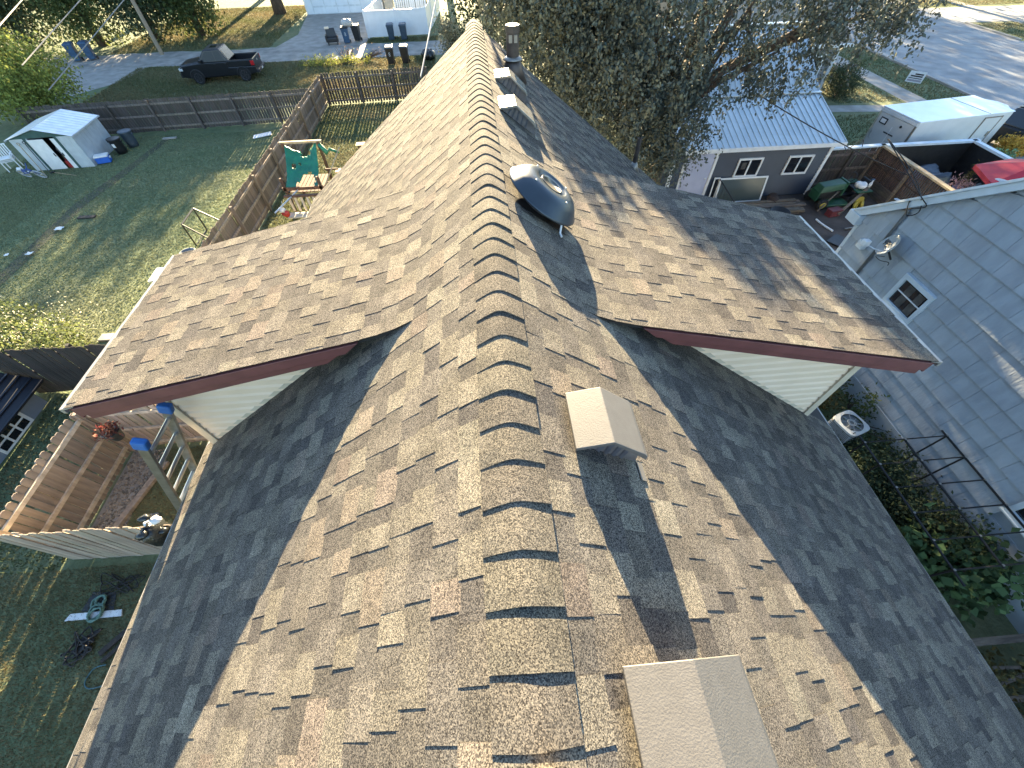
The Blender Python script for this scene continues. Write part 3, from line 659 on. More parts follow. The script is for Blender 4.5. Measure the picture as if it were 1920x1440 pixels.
# black swing-frame and tubs beside the side fence
t = thing('metal_frame', 'black tubular A frame standing on the lawn beside the tan fence', 'frame', (-10.6, 14.5, 0))
for (a, b) in (((-.45, -.45, 1.25), (-.45, .6, 1.28)), ((-.45, -.45, 1.25), (-1.0, .2, 0)), ((-.45, -.45, 1.25), (.55, -.3, 0)), ((-.45, .6, 1.28), (-1.0, 1.3, 0)), ((-.45, .6, 1.28), (.6, 1.0, 0)), ((-1.0, .2, .0), (-1.0, 1.3, 0))):
    MB().tube([a, b], .028, 6).build('pole', BLACK_METAL, t)
TUB = pm('grey_tub_plastic', (.16, .18, .2), None, 6, .5)
for i, (x, y, z, lab) in enumerate(((-11.35, 13.75, 0, 'upper grey plastic tub half hidden by the roof edge'), (-11.2, 13.2, 0, 'lower grey plastic tub half hidden by the roof edge'))):
    t = thing('plastic_tub', lab, 'tub', (x, y, z), .3, 'grey tubs by the fence')
    MB().lathe([(.2, 0), (.26, .3), (.29, .31), (.29, .33), (.25, .33), (.19, .03), (0, .03)], 18).build('body', TUB, t, smooth=True)
t = thing('patio_table', 'white slatted low table just beyond the left dormer edge', 'table', (-11.2, 11.95, 0), .05)
for k in range(6): MB().box(-.33, .33, -.36+.125*k, -.36+.125*k+.105, .68, .70).build('slat', WHITE, t)
for x in (-.3, .3):
    MB().box(x-.02, x+.02, -.36, .38, .64, .678).build('rail', WHITE, t)
    for y in (-.33, .35): MB().tube([(x, y, 0), (x*.8, y*.9, .64)], .018, 6).build('leg', BLACK_METAL, t)
for i, (x, y) in enumerate(((-12.2, 9.1), (-12.0, 8.6), (-11.7, 9.6), (-12.4, 9.7))):
    tag(MB().box(x-.2, x+.2, y-.15, y+.15, 0, .07).build('paving_slab', CONC, bevel=.01), ['grey paving slab nearest the roof edge by the bush', 'grey paving slab lying lowest beside the dark fence', 'grey paving slab half hidden by the dormer roof', 'grey paving slab nearest the white flowered bush'][i], 'slab', 'loose slabs')
# low dark-roofed outbuilding on the left edge
DKROOF = pm('dark_ribbed_roof', (.012, .014, .022), (.008, .009, .014), 5, .5)
t = thing('outbuilding', 'low outbuilding with black ribbed roof at the left edge', 'outbuilding', (-13.2, 5.5, 0))
BLW = pm('bluish_wall', (.20, .23, .28), (.16, .185, .23), 3, .7)
MB().box(-3.0, .45, -3.5, 1.75, 0, .66).build('wall', BLW, t)
rf = MB().prism([(.75, .60), (.75, .64), (-1.6, 1.95), (-3.6, .95), (-3.6, .91), (-1.6, 1.9)], -3.8, 2.02).build('roof', DKROOF, t)
for k in range(12):
    u = k/12; x = .75-2.35*u; z = .645+1.31*u
    MB().box(x-.03, x+.03, -3.8, 2.02, z, z+.03).build('rib', DKROOF, rf)
wd = MB().box(.45, .475, .1, 1.15, .02, .56).build('window', WHITE, t)
for k in range(3):
    for j in range(2): MB().box(.476, .480, .16+.32*k, .16+.32*k+.26, .08+.23*j, .08+.23*j+.18).build('pane', GLASS, wd)

# ------------------------------------------------------------------ alley: truck, bins, garage
PAINT = pm('black_car_paint', (.012, .013, .016), (.009, .010, .012), 3, .3, coat=.15, spec=.35)
TRIM_DK = pm('dark_trim', (.02, .02, .021), None, 8, .6)
RIM = pm('alloy_rim', (.30, .30, .31), (.2, .2, .21), 10, .35, metal=.8)
t = thing('pickup_truck', 'black crew cab pickup parked on the grass by the alley', 'pickup truck', (-17.6, 35.66, 0), .082)
t.scale = (1, 1, 1.08); t.matrix_basis = Matrix.LocRotScale(t.location, t.rotation_euler, t.scale)
m = MB()
side = [(-2.45, .42), (-1.95, .34), (1.95, .36), (2.42, .45), (2.42, .78), (.72, .80), (.72, 1.08), (-1.12, 1.08), (-2.2, 1.0), (-2.46, .88), (-2.52, .62)]
m.prism([(p[0], p[1]) for p in side[::-1]], -.90, .90)
m.build('body', PAINT, t, bevel=.05)
for s in (-1, 1):
    MB().box(.72, 2.40, *sorted((s*.90, s*.80)), .78, 1.10).build('bed_side', PAINT, t, bevel=.03)
    MB().box(.8, 2.36, *sorted((s*.86, s*.815)), 1.10, 1.125).build('bed_rail', TRIM_DK, t)
MB().box(.725, 2.36, -.795, .795, .782, .80).build('bed_floor', BLACK, t)
tg = MB().box(2.34, 2.43, -.80, .80, .62, 1.11).build('tailgate', PAINT, t, bevel=.02)
MB().box(2.431, 2.438, -.05, .10, .88, .98).build('badge', ALU, tg)
MB().box(2.40, 2.58, -.86, .86, .42, .58).build('bumper', TRIM_DK, t, bevel=.03); MB().box(2.582, 2.588, -.12, .2, .46, .55).build('number_plate', WHITE, t)
MB().box(-2.58, -2.40, -.86, .86, .40, .62).build('bumper', TRIM_DK, t, bevel=.03)
MB().box(-2.50, -2.46, -.55, .55, .66, .84).build('grille', TRIM_DK, t)
for s in (-1, 1):
    MB().box(-2.50, -2.25, *sorted((s*.62, s*.905)), .74, .88).build('headlight', pm('lamp_lens', (.7, .72, .72), None, 8, .15), t, bevel=.02)
    MB().box(2.22, 2.435, *sorted((s*.80, s*.908)), .82, 1.06).build('tail_light', pm('red_lens', (.45, .015, .02), None, 8, .2), t, bevel=.01)
# hood
MB().hexa([(-2.46, -.80, .93), (-1.05, -.84, 1.07), (-1.05, .84, 1.07), (-2.46, .80, .93), (-2.38, -.72, .99), (-1.05, -.80, 1.14), (-1.05, .80, 1.14), (-2.38, .72, .99)]).build('hood', PAINT, t, bevel=.03)
cab0, cab1 = [(-1.15, 1.07), (.82, 1.07)], [(-.45, 1.66), (.50, 1.68)]
MB().hexa([(-1.15, -.86, 1.06), (.86, -.86, 1.06), (.86, .86, 1.06), (-1.15, .86, 1.06), (-.50, -.74, 1.66), (.52, -.74, 1.67), (.52, .74, 1.67), (-.50, .74, 1.66)]).build('cab', PAINT, t, bevel=.05)
for s in (-1, 1):
    q = lambda x, z: (x, s*(.874-(z-1.06)*.20), z)
    for a, b, c, d in ((-.95, -.42, .05, .05), (.10, .10, .62, .44)):
        pts = [q(a, 1.12), q(c if a < 0 else .62, 1.12), q(d, 1.58), q(b, 1.58)]
        MB().add(pts, [(0, 1, 2, 3) if s < 0 else (3, 2, 1, 0)]).build('side_window', CAR_GLASS, t)
    MB().box(-.98, -.80, *sorted((s*.90, s*1.06)), 1.10, 1.24).build('mirror', PAINT, t, bevel=.02)
    for x in (-.1, .6): MB().box(x-.08, x+.08, *sorted((s*.90, s*.925)), .97, 1.0).build('door_handle', TRIM_DK, t)
MB().add([(-1.10, -.78, 1.12), (-1.10, .78, 1.12), (-.47, .60, 1.64), (-.47, -.60, 1.64)], [(3, 2, 1, 0)]).build('windscreen', CAR_GLASS, t)
MB().add([(.835, -.70, 1.14), (.835, .70, 1.14), (.575, .58, 1.60), (.575, -.58, 1.60)], [(0, 1, 2, 3)]).build('rear_window', CAR_GLASS, t)
MB().box(-.2, .25, -.25, .25, 1.672, 1.685).build('sunroof', GLASS, t)
for x in (-1.52, 1.52):
    for s in (-1, 1):
        M = Matrix.Translation((x, s*.80, .36)) @ Matrix.Rotation(PI/2, 4, 'X')
        wh = MB().lathe([(.22, -.11), (.34, -.10), (.36, -.06), (.36, .06), (.34, .10), (.22, .11)], 24, M).build('wheel', RUBBER, t, smooth=False)
        rm = MB().lathe([(0, .10), (.06, .108), (.2, .09), (.235, .112), (.24, .10)] if s < 0 else [(.24, -.10), (.235, -.112), (.2, -.09), (.06, -.108), (0, -.10)], 20, M)
        rm.build('rim', RIM, wh)
        MB().tube([(x+.42*math.cos(a), s*.905, .36+.42*math.sin(a)) for a in np.linspace(0, PI, 14)], .035, 6).build('wheel_arch', TRIM_DK, t)
        sp = MB()
        for k in range(5): a = k*2*PI/5; sp.bar((x, s*.915, .36), (x+.2*math.cos(a), s*.915, .36+.2*math.sin(a)), .05, .02, up=(0, 1, 0))
        sp.build('spokes', TRIM_DK, wh)

def wheelie_bin(label, loc, rz, mat, mark=True, lid_mat=None, h=1.05):
    t = thing('wheelie_bin', label, 'wheelie bin', loc, rz, 'wheeled bins along the alley')
    MB().hexa([(-.22, -.22, .08), (.22, -.22, .08), (.22, .26, .08), (-.22, .26, .08), (-.28, -.32, h-.06), (.28, -.32, h-.06), (.28, .34, h-.06), (-.28, .34, h-.06)]).build('body', mat, t, bevel=.03)
    MB().box(-.30, .30, -.34, .36, h-.10, h-.055).build('rim', mat, t, bevel=.01)
    ld = MB().hexa([(-.31, -.36, h-.05), (.31, -.36, h-.05), (.31, .38, h-.05), (-.31, .38, h-.05), (-.26, -.30, h+.03), (.26, -.30, h+.03), (.26, .34, h+.05), (-.26, .34, h+.05)]).build('lid', lid_mat or mat, t, bevel=.02)
    MB().tube([(-.24, .40, h-.03), (.24, .40, h-.03)], .018, 6).build('handle', mat, t)
    for s in (-1, 1):
        MB().lathe([(.10, -.03), (.11, -.02), (.11, .02), (.10, .03)], 14, Matrix.Translation((s*.25, .27, .11)) @ Matrix.Rotation(PI/2, 4, 'Y')).build('wheel', RUBBER, t)
    if mark:
        mk = MB(); mk.tube([(.05*math.cos(a), -.292+.0, .72+.05*math.sin(a)) for a in np.linspace(0, 2*PI, 9)], .012, 4, cap=False); mk.tube([(.05*math.cos(a), -.280, .60+.05*math.sin(a)) for a in np.linspace(0, 2*PI, 9)], .012, 4, cap=False); mk.build('emblem', WHITE, t)
    return t
wheelie_bin('left dark blue wheeled bin against the white vinyl fence', (-6.87, 44.15, 0), .08, TEAL_BIN, False)
wheelie_bin('right dark blue wheeled bin against the white vinyl fence', (-5.80, 44.05, 0), .05, TEAL_BIN, False)
wheelie_bin('overfilled blue wheeled bin at the left end of the white fence', (-10.55, 43.75, 0), .15, BLUE_BIN, True, BLACK)
wheelie_bin('black wheeled bin behind the overfilled blue one', (-9.75, 44.3, 0), -.1, BLACK, False)
wheelie_bin('left blue wheeled bin below the trees beyond the alley', (-31.4, 41.9, 0), .3, BLUE_BIN, False, None, 1.12)
wheelie_bin('right blue wheeled bin below the trees beyond the alley', (-30.4, 42.15, 0), .25, BLUE_BIN, False, None, 1.12)
GLOSS = pm('glossy_bin_lid', (.06, .06, .065), (.05, .05, .055), 6, .20)
wheelie_bin('left dark bin with a glaring lid behind the far fence', (-6.2, 37.35, 0), .05, BLACK, True, GLOSS)
wheelie_bin('right bin with a glaring lid behind the far fence', (-5.15, 37.45, 0), -.04, BLACK, False, GLOSS)
def bag(name, label, loc, r, mat, n=3, cat='bag'):
    t = thing(name, label, cat, loc)
    for k in range(n):
        MB().blob((random.uniform(-.6, .6)*r, random.uniform(-.4, .4)*r, r*.55), (r*random.uniform(.6, .9), r*random.uniform(.6, .9), r*.6), 14, 9, .16).build('lump', mat, t, smooth=True)
    return t
PLB = pm('black_bin_liner', (.02, .022, .022), (.012, .013, .013), 6, .25, bump=.8, bscale=12)
bag('trash_bag', 'black trash bags in the alley beside the roof edge', (-3.6, 38.3, 0), .55, PLB)
bag('trash_bag', 'pale grey trash bags piled on the overfilled bin', (-10.25, 43.95, 1.03), .42, pm('pale_liner', (.5, .48, .44), (.3, .29, .28), 5, .4, bump=.6, bscale=10))
t = thing('armchair', 'discarded black armchair with a cream top beside the blue bin', 'chair', (-11.75, 43.75, 0), .2)
MB().box(-.4, .4, -.35, .35, .18, .45).build('seat', BLACK, t, bevel=.05); MB().hexa([(-.4, .25, .4), (.4, .25, .4), (.4, .42, .4), (-.4, .42, .4), (-.36, .42, .95), (.36, .42, .95), (.36, .55, .95), (-.36, .55, .95)]).build('backrest', BLACK, t, bevel=.04)
MB().box(-.42, -.05, .38, .58, .90, 1.05).build('cushion', CREAM, t, bevel=.04)
for s in (-1, 1):
    MB().box(s*.42-.08, s*.42+.08, -.35, .4, .2, .62).build('arm', BLACK, t, bevel=.04)
    for y in (-.3, .3): MB().box(s*.36-.03, s*.36+.03, y-.03, y+.03, 0, .2).build('leg', BLACK, t)
# garage
GW = pm('white_siding', (.70, .75, .78), (.64, .69, .72), 2, .55)
t = thing('garage', 'white sided garage at the end of the concrete drive', 'garage', (-13.4, 55.5, 0))
for k in range(18): MB().box(-3.2, 4.2, -.02-.012, .0, .15*k, .15*k+.148).build('siding_board', GW, t)
MB().box(-3.2, 4.2, 0, 7, 0, 2.7).build('wall', GW, t)
d = MB().box(-2.5, 2.4, -.06, -.034, 0, 2.2).build('garage_door', pm('door_panel_white', (.66, .72, .74), None, 2, .5), t)
for k in range(4):
    for j in range(4): MB().box(-2.4+1.2*j, -1.3+1.2*j, -.068, -.0605, .08+.55*k, .50+.55*k).build('panel', GW, d)
MB().prism([(-3.6, 2.6), (4.6, 2.6), (.5, 4.6)], -.4, 7.4).build('roof', pm('grey_roofing', (.12, .12, .125), None, 3, .9), t)
MB().box(-3.22, -3.05, -.045, .02, 0, 2.7).build('corner_board', WHITE, t)
# white vinyl fence round the yard beside it
t = thing('vinyl_fence', 'white vinyl privacy fence behind the two dark blue bins', 'fence', (-9.0, 45.3, 0))
def vp_(a, b, nm='panel', h=1.68):
    MB().bar((a[0], a[1], h/2+.04), (b[0], b[1], h/2+.04), .04, h-.08).build(nm, WHITE_VINYL, t)
    MB().bar((a[0], a[1], h), (b[0], b[1], h), .07, .09).build('top_rail', WHITE_VINYL, t)
    MB().bar((a[0], a[1], .10), (b[0], b[1], .10), .07, .12).build('bottom_rail', WHITE_VINYL, t)
pp = [(0, 0), (2.55, .15), (5.12, .3)]
for a, b in zip(pp[:-1], pp[1:]): vp_(a, b)
for k in range(3): vp_((.02+.35*k, .0+3.0*k), (.02+.35*(k+1), 3.0*(k+1)))
for k in range(3): vp_((5.12+.25*k, .3+3*k), (5.12+.25*(k+1), .3+3*(k+1)))
for p in pp+[(.37, 3.0), (.72, 6.0), (5.37, 3.3), (5.62, 6.3)]:
    po = MB().box(p[0]-.065, p[0]+.065, p[1]-.065, p[1]+.065, 0, 1.76).build('post', WHITE_VINYL, t); MB().hexa([(p[0]-.08, p[1]-.08, 1.76), (p[0]+.08, p[1]-.08, 1.76), (p[0]+.08, p[1]+.08, 1.76), (p[0]-.08, p[1]+.08, 1.76), (p[0]-.02, p[1]-.02, 1.83), (p[0]+.02, p[1]-.02, 1.83), (p[0]+.02, p[1]+.02, 1.83), (p[0]-.02, p[1]+.02, 1.83)]).build('cap', WHITE_VINYL, po)
t = thing('slatted_gate', 'white wall of upright boards with dark gaps inside the vinyl fence', 'gate', (-7.2, 51.6, 0))
for k in range(15): MB().box(.02+.2*k, .02+.2*k+random.uniform(.14, .19), 0, .03, .1, 1.9).build('board', WHITE_VINYL, t)
MB().box(0, 3.1, .05, .08, 0, 1.9).build('backing', BLACK, t)
tag(MB().box(-8.1, -7.3, 51.4, 52.2, 0, 2.2).build('side_wall', pm('beige_wall', (.5, .45, .36), None, 3, .7)), 'beige wall corner inside the white vinyl fence', 'wall')
# utility pole, wires
t = thing('utility_pole', 'bare wooden utility pole leaning beside the alley trees', 'pole', (-25.44, 42.9, 0))
MB().tube([(0, 0, -.2), (.1, .1, 5), (.15, .15, 9.5)], [.15, .13, .11], 12).build('shaft', pm('pole_wood', (.33, .26, .18), (.22, .17, .12), 3, .9, stretch=(5, 5, .5)), t)
MB().box(-1.0, 1.3, .08, .2, 8.6, 8.75).build('crossarm', W_OLD, t)
def wire(label, a, b, sag, r, mat, n=16):
    pts = [Vector(a).lerp(Vector(b), i/n)-Vector((0, 0, sag*4*(i/n)*(1-i/n))) for i in range(n+1)]
    return tag(MB().tube(pts, r, 5).build('cable', mat), label, 'cable')
WIRE = pm('cable_jacket', (.26, .25, .23), None, 5, .6)
wire('overhead wire nearest the utility pole over the blue bins', (-16.4, 44, 8.25), (-18.6, 22, 3.32), .0, .02, WIRE)
wire('overhead wire crossing the bright tree at the left', (-22.3, 44, 6.66), (-18.86, 22, 4.19), .0, .02, WIRE)
wire('overhead wire across the top left corner of the picture', (-29.6, 44, 5.24), (-19.6, 23, 5.15), .0, .022, WIRE)
wire('pale service cable rising from the far left roof edge', (-.9, 7.72, 6.90), (.9, 22, 10.9), .05, .012, pm('pale_cable', (.5, .46, .38), None, 5, .5))

# ------------------------------------------------------------------ playset behind the roof
GREEN = pm('green_tarp', (.01, .17, .10), (.008, .125, .075), 3, .55, bump=.3)
t = thing('playset', 'wooden playset tower with a torn green tarp beyond the left roof', 'playset', (-7.4, 17.4, 0))
px, py = .72, .75
for x in (-px, px):
    for y in (-py, py):
        MB().box(x-.05, x+.05, y-.05, y+.05, 0, 2.2 if y > 0 else 1.5, tone=tone()).build('post', W_BROWN, t)
MB().box(-px-.12, px+.14, py-.02, py+.1, 2.16, 2.24).build('roof_beam', W_PALE, t)
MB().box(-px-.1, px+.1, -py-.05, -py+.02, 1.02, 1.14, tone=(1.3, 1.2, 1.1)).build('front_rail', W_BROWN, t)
for k in range(9): MB().box(-px+.16*k, -px+.16*k+.14, -py, py, .90, .93, tone=tone(.7, 1.1)).build('deck_board', W_BROWN, t)
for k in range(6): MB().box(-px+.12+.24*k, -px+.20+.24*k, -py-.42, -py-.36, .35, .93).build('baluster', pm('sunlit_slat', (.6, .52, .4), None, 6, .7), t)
MB().box(-px, px+.1, -py-.45, -py-.33, .93, 1.0, tone=tone()).build('ledge', W_BROWN, t)
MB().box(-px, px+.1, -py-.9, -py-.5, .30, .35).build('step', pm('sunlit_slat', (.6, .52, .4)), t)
# torn tarp: sheet between the back beam and the front rail with ragged holes
m = MB(); nu, nv = 26, 26; vs = []
for j in range(nv+1):
    for i in range(nu+1):
        u, v = i/nu, j/nv; x = -px+.05+(2*px-.15)*u; yy = py-(2*py)*v; z = 2.16-(2.16-1.12)*v-.28*math.sin(PI*u)*(1-v)**2*1.2-.16*math.sin(PI*v)+random.uniform(-.03, .03)
        vs.append((x, yy, z))
fs = []
for j in range(nv):
    for i in range(nu):
        u, v = (i+.5)/nu, (j+.5)/nv
        hole = ((u-.68)/.22)**2+((v-.80)/.24)**2 < 1+random.uniform(-.25, .25) or ((u-.22)/.05)**2+((v-.38)/.07)**2 < 1 or ((u-.4)/.04)**2+((v-.30)/.05)**2 < 1 or (v > .86 and .3 < u < .9) or (v < .12 and abs(u-.62) < .16+random.uniform(-.05, .05))
        if not hole: fs.append((j*(nu+1)+i, j*(nu+1)+i+1, (j+1)*(nu+1)+i+1, (j+1)*(nu+1)+i))
tp = m.add(vs, fs).build('tarp', GREEN, t, smooth=True); sm = tp.modifiers.new('thick', 'SOLIDIFY'); sm.thickness = .012
MB().tube([(px+.0, py, 2.1), (px+.25, py-.1, 1.8), (px+.35, py, 1.9), (px+.7, py, 1.75)], [.08, .1, .06, .05], 7).build('tarp_rag', GREEN, t, smooth=True)
MB().tube([(px+.75, py+.1, 1.9), (px+.05, -py+.1, .95)], .03, 6).build('white_pole', W_PALE, t)
MB().tube([(px+.85, -.1, 1.2), (px+.2, -py-.5, .3)], .03, 6).build('ladder_rail', W_PALE, t)
MB().tube([(-.2, -py-.1, 1.05), (-.95, -2.0, .75)], .03, 6).build('white_pole', ALU, t)
for k in range(3): MB().box(px+.05, px+.6, .2-.4*k, .26-.4*k, 1.3-.35*k, 1.36-.35*k, tone=tone()).build('rung', W_BROWN, t)
MB().tube([(-px-.2, py-.1, 1.2), (-px-.05, -py, .1)], .02, 5).build('rope', W_PALE, t)
t = thing('hanging_toy', 'red and white toy hanging from the playset pole', 'toy', (-8.1, 15.7, .45))
MB().blob((0, 0, .1), (.16, .12, .14), amp=.15).build('body', pm('red_toy', (.45, .04, .03), None, 5, .5), t, smooth=True); MB().blob((-.08, .0, .26), (.14, .12, .10), amp=.15).build('top', WHITE, t, smooth=True)
MB().tube([(0, 0, .3), (.05, .05, .6)], .008, 4).build('string', WHITE, t)
for i, (x, y, lab) in enumerate(((-6.1, 19.5, 'pale wooden bench beside the playset near the roof edge'), (-5.6, 22.3, 'pale wooden bench farther back at the roof edge'))):
    t = thing('bench', lab, 'bench', (x, y, 0), .05, 'benches by the playset')
    for k in range(2): MB().box(-.75, .75, -.2+.2*k, -.02+.2*k, .44, .48).build('seat_board', W_PALE, t)
    for s in (-.6, .6): MB().box(s-.05, s+.05, -.17, .15, 0, .44, tone=tone()).build('leg', W_BROWN, t)
t = thing('stone_pile', 'small pile of pale and black stones beside the playset', 'stones', (-5.75, 20.6, 0))
for k in range(9): MB().blob((random.uniform(-.3, .3), random.uniform(-.3, .3), .1+.08*(k % 3)), (.13, .11, .09), 8, 5, .2).build('stone', WHITE if k % 2 else BLACK, t)

# ------------------------------------------------------------------ ladder, hanging plant, ropes at the left eave
t = thing('ladder', 'aluminium extension ladder with blue taped tips against the left eave', 'ladder', (-5.68, 1.93, 0))
du = Vector((.446, 0, 1)).normalized(); top = 6.20/du.z
for s, y in ((-1, -.20), (1, .20)):
    a, b = Vector((0, y, 0)), Vector((0, y, 0))+du*(top if s < 0 else top-.08)
    MB().bar(a, b, .03, .075, up=(1, 0, 0)).build('rail', ALU_OLD, t, bevel=.004)
    c = b-du*.10
    MB().bar(c, b+du*.02, .062, .105, up=(1, 0, 0)).build('tip_cover', BLUE_TAPE, t, bevel=.015)
    MB().bar(Vector((-.02, y, 0)), Vector((.05, y, .06)), .06, .12).build('foot', RUBBER, t)
k = .25
while k < top-.15:
    c = du*k; MB().tube([c+Vector((0, -.185, 0)), c+Vector((0, .185, 0))], .018, 8).build('rung', ALU, t); k += .285
t = thing('hanging_plant', 'red leaved plant in a dark hanging pot below the left dormer corner', 'plant', (-3.43, 1.985, 5.93))
MB().lathe([(.04, -.03), (.055, .03), (.065, .07), (.07, .075), (.06, .075), (.0, .06)], 16).build('pot', BLACK, t, smooth=True)
for a in (0, 2.1, 4.2): MB().tube([((.06)*math.cos(a), .06*math.sin(a), .07), (0, 0, .22)], .003, 4).build('wire', BLACK_METAL, t)
MB().tube([(0, 0, .22), (0, -.01, .30)], .003, 4).build('hook', BLACK_METAL, t)

def leaves(name, pts, size, mat, parent=None, kind=None, tones=None, droop=0.0, aspect=.55, world=False, flat=0.0):
    """one diamond leaf per point, random turn; all of a crown in one mesh"""
    n = len(pts); P = np.asarray(pts, float)
    d = rng.normal(size=(n, 3)); d[:, 2] -= droop; d /= np.linalg.norm(d, axis=1)[:, None]
    r = rng.normal(size=(n, 3)); r[:, 2] += 0
    if flat: d[:, 2] *= (1-flat); d /= np.linalg.norm(d, axis=1)[:, None]; r[:, 2] *= (1-flat)
    u = np.cross(d, r); u /= np.linalg.norm(u, axis=1)[:, None]
    nn = np.cross(d, u)
    L = size*rng.uniform(.6, 1.3, n)[:, None]; w = L*aspect/2
    V = np.empty((n, 4, 3)); V[:, 0] = P; V[:, 1] = P+d*L*.45+u*w+nn*w*.25; V[:, 2] = P+d*L; V[:, 3] = P+d*L*.45-u*w+nn*w*.25
    me = bpy.data.meshes.new(name); me.vertices.add(n*4); me.vertices.foreach_set('co', V.ravel().astype(np.float32))
    me.loops.add(n*4); me.loops.foreach_set('vertex_index', np.arange(n*4, dtype=np.int32))
    me.polygons.add(n); me.polygons.foreach_set('loop_start', np.arange(0, n*4, 4, dtype=np.int32)); me.polygons.foreach_set('loop_total', np.full(n, 4, np.int32))
    me.update(calc_edges=True); me.validate()
    T = np.ones(n) if tones is None else tones
    T = T*rng.uniform(.75, 1.25, n); c = np.ones((n, 4, 4), np.float32)
    h = rng.uniform(-.08, .08, n); c[:, :, 0] = (T*(1+h))[:, None]; c[:, :, 1] = T[:, None]; c[:, :, 2] = (T*(1-h*.5))[:, None]
    a = me.color_attributes.new('tone', 'FLOAT_COLOR', 'POINT'); a.data.foreach_set('color', c.ravel())
    me.materials.append(mat)
    return link(name, me, parent, world, kind=kind)
LEAF_RED = leaf_mat('red_leaf', (.17, .06, .035), .15); LEAF_GREY = leaf_mat('grey_green_leaf', (.084, .099, .080), .08); LEAF_DARK = leaf_mat('dark_leaf', (.055, .075, .036), .15)
LEAF_MID = leaf_mat('mid_leaf', (.085, .115, .04)); LEAF_LIME = leaf_mat('lime_leaf', (.17, .21, .05)); LEAF_OLIVE = leaf_mat('olive_leaf', (.10, .085, .03)); LEAF_BIG = leaf_mat('broad_leaf', (.07, .12, .05))
leaves('foliage', rng.normal(size=(150, 3))*np.array([.042, .042, .03])+np.array([0, 0, .10]), .035, LEAF_RED, t)

def clumps(blobs, n_clump, n_leaf, spread, droop=0.0):
    """points in clumps inside ellipsoids; returns points and a tone per clump"""
    out, tn = [], []
    vol = np.array([b[1][0]*b[1][1]*b[1][2] for b in blobs])**.67; vol *= np.array([b[2] if len(b) > 2 else 1 for b in blobs]); vol /= vol.sum()
    for (c, r), v in zip([b[:2] for b in blobs], vol):
        k = max(3, int(n_clump*v)); q = rng.normal(size=(k, 3)); q /= np.linalg.norm(q, axis=1)[:, None]
        q *= (rng.uniform(0, 1, k)**.38)[:, None]; q = q*np.array(r)+np.array(c)
        for p in q:
            m = int(n_leaf*rng.uniform(.5, 1.5)); g = rng.normal(size=(m, 3))*np.array([spread, spread, spread*(1+droop*1.2)])
            if droop > 1:      # hanging branchlets: leaves strung along a drooping curve
                ln = rng.uniform(.5, 1.15); ax = rng.normal(size=2)*.35; tt = rng.uniform(0, 1, m)
                g = rng.normal(size=(m, 3))*.075; g[:, 0] += ax[0]*np.sqrt(tt)*ln; g[:, 1] += ax[1]*np.sqrt(tt)*ln; g[:, 2] += ln*(.25*tt-1.15*tt*tt)
            elif droop: g[:, 2] -= np.abs(rng.normal(size=m))*spread*droop
            out.append(p+g); tn.append(np.full(m, rng.uniform(.6, 1.35)))
    return np.concatenate(out), np.concatenate(tn)
def tree(name, label, base, h, r0, blobs, mat, n_clump, n_leaf, spread, leaf, droop=0.0, limbs=7, group=None, zmin=.4, cut=None, aspect=.55, lean=(0, 0)):
    t = thing(name, label, 'tree', base, group=group)
    tk = MB(); tp = Vector((lean[0], lean[1], h*.62))
    tk.tube([(0, 0, -.3), (lean[0]*.15, lean[1]*.15, h*.12), (lean[0]*.4, lean[1]*.4, h*.35), tuple(tp)], [r0*1.35, r0, r0*.8, r0*.35], 12)
    tk.build('trunk', BARK, t, smooth=True)
    lb = MB()
    for k in range(limbs):
        c, r = blobs[k % len(blobs)][:2]; a = Vector((lean[0]*.4, lean[1]*.4, h*random.uniform(.22, .5))); b = Vector(c)+Vector((random.uniform(-.5, .5)*r[0], random.uniform(-.5, .5)*r[1], random.uniform(-.3, .5)*r[2]))
        mid = a.lerp(b, .5)+Vector((random.uniform(-.3, .3), random.uniform(-.3, .3), .3))
        lb.tube([a, a.lerp(mid, .5)+Vector((0, 0, .15)), mid, b], [r0*.42, r0*.34, r0*.25, r0*.07], 7)
        for j in range(4):
            e = mid.lerp(b, random.random())+Vector((0, 0, 0)); f = e+Vector((random.uniform(-1, 1), random.uniform(-1, 1), random.uniform(-.8, .5)))*r[0]*.45
            lb.tube([e, e.lerp(f, .5)+Vector((0, 0, .1)), f], [r0*.13, r0*.08, r0*.03], 5)
    lb.build('limbs', BARK, t, smooth=True)
    P, T = clumps(blobs, n_clump, n_leaf, spread, droop)
    k = P[:, 2]+base[2] > zmin
    if cut is not None: k &= cut(P+np.array(base))
    leaves('crown', P[k], leaf, mat, t, 'stuff', T[k], droop*.8, aspect)
    return t

# debris by the front fence
t = thing('rope_coil', 'pale green rope coil lying on a white gutter piece', 'rope', (-8.40, 1.72, 0))
ROPEG = pm('green_rope', (.14, .24, .19), (.09, .16, .13), 30, .8)
for c, r in (((0, 0, .06), .14), ((.03, -.06, .09), .12), ((-.05, .17, .05), .12), ((.0, .2, .08), .09)):
    MB().tube([(c[0]+r*math.cos(a)*random.uniform(.85, 1.1), c[1]+r*math.sin(a)*random.uniform(.85, 1.1), c[2]+random.uniform(-.02, .03)) for a in np.linspace(0, 6*PI, 44)], .016, 6).build('loop', ROPEG, t, smooth=True)
tag(MB().prism([(-.55, 0), (.55, 0), (.5, .12), (-.5, .12)], 0, .03, 'z').build('gutter_piece', WHITE), 'white gutter piece lying under the green rope coil', 'gutter').location = (-8.42, 1.60, .01)
tag(MB().add([(-8.75, 1.75, .02), (-8.1, 1.72, .02), (-8.2, 2.05, .03), (-8.7, 2.1, .02)], [(0, 1, 2, 3)]).build('tarp_scrap', BLACK), 'dark blue tarp scrap beneath the green rope coil', 'tarp')
CORD = pm('black_cord', (.022, .018, .016), None, 20, .7)
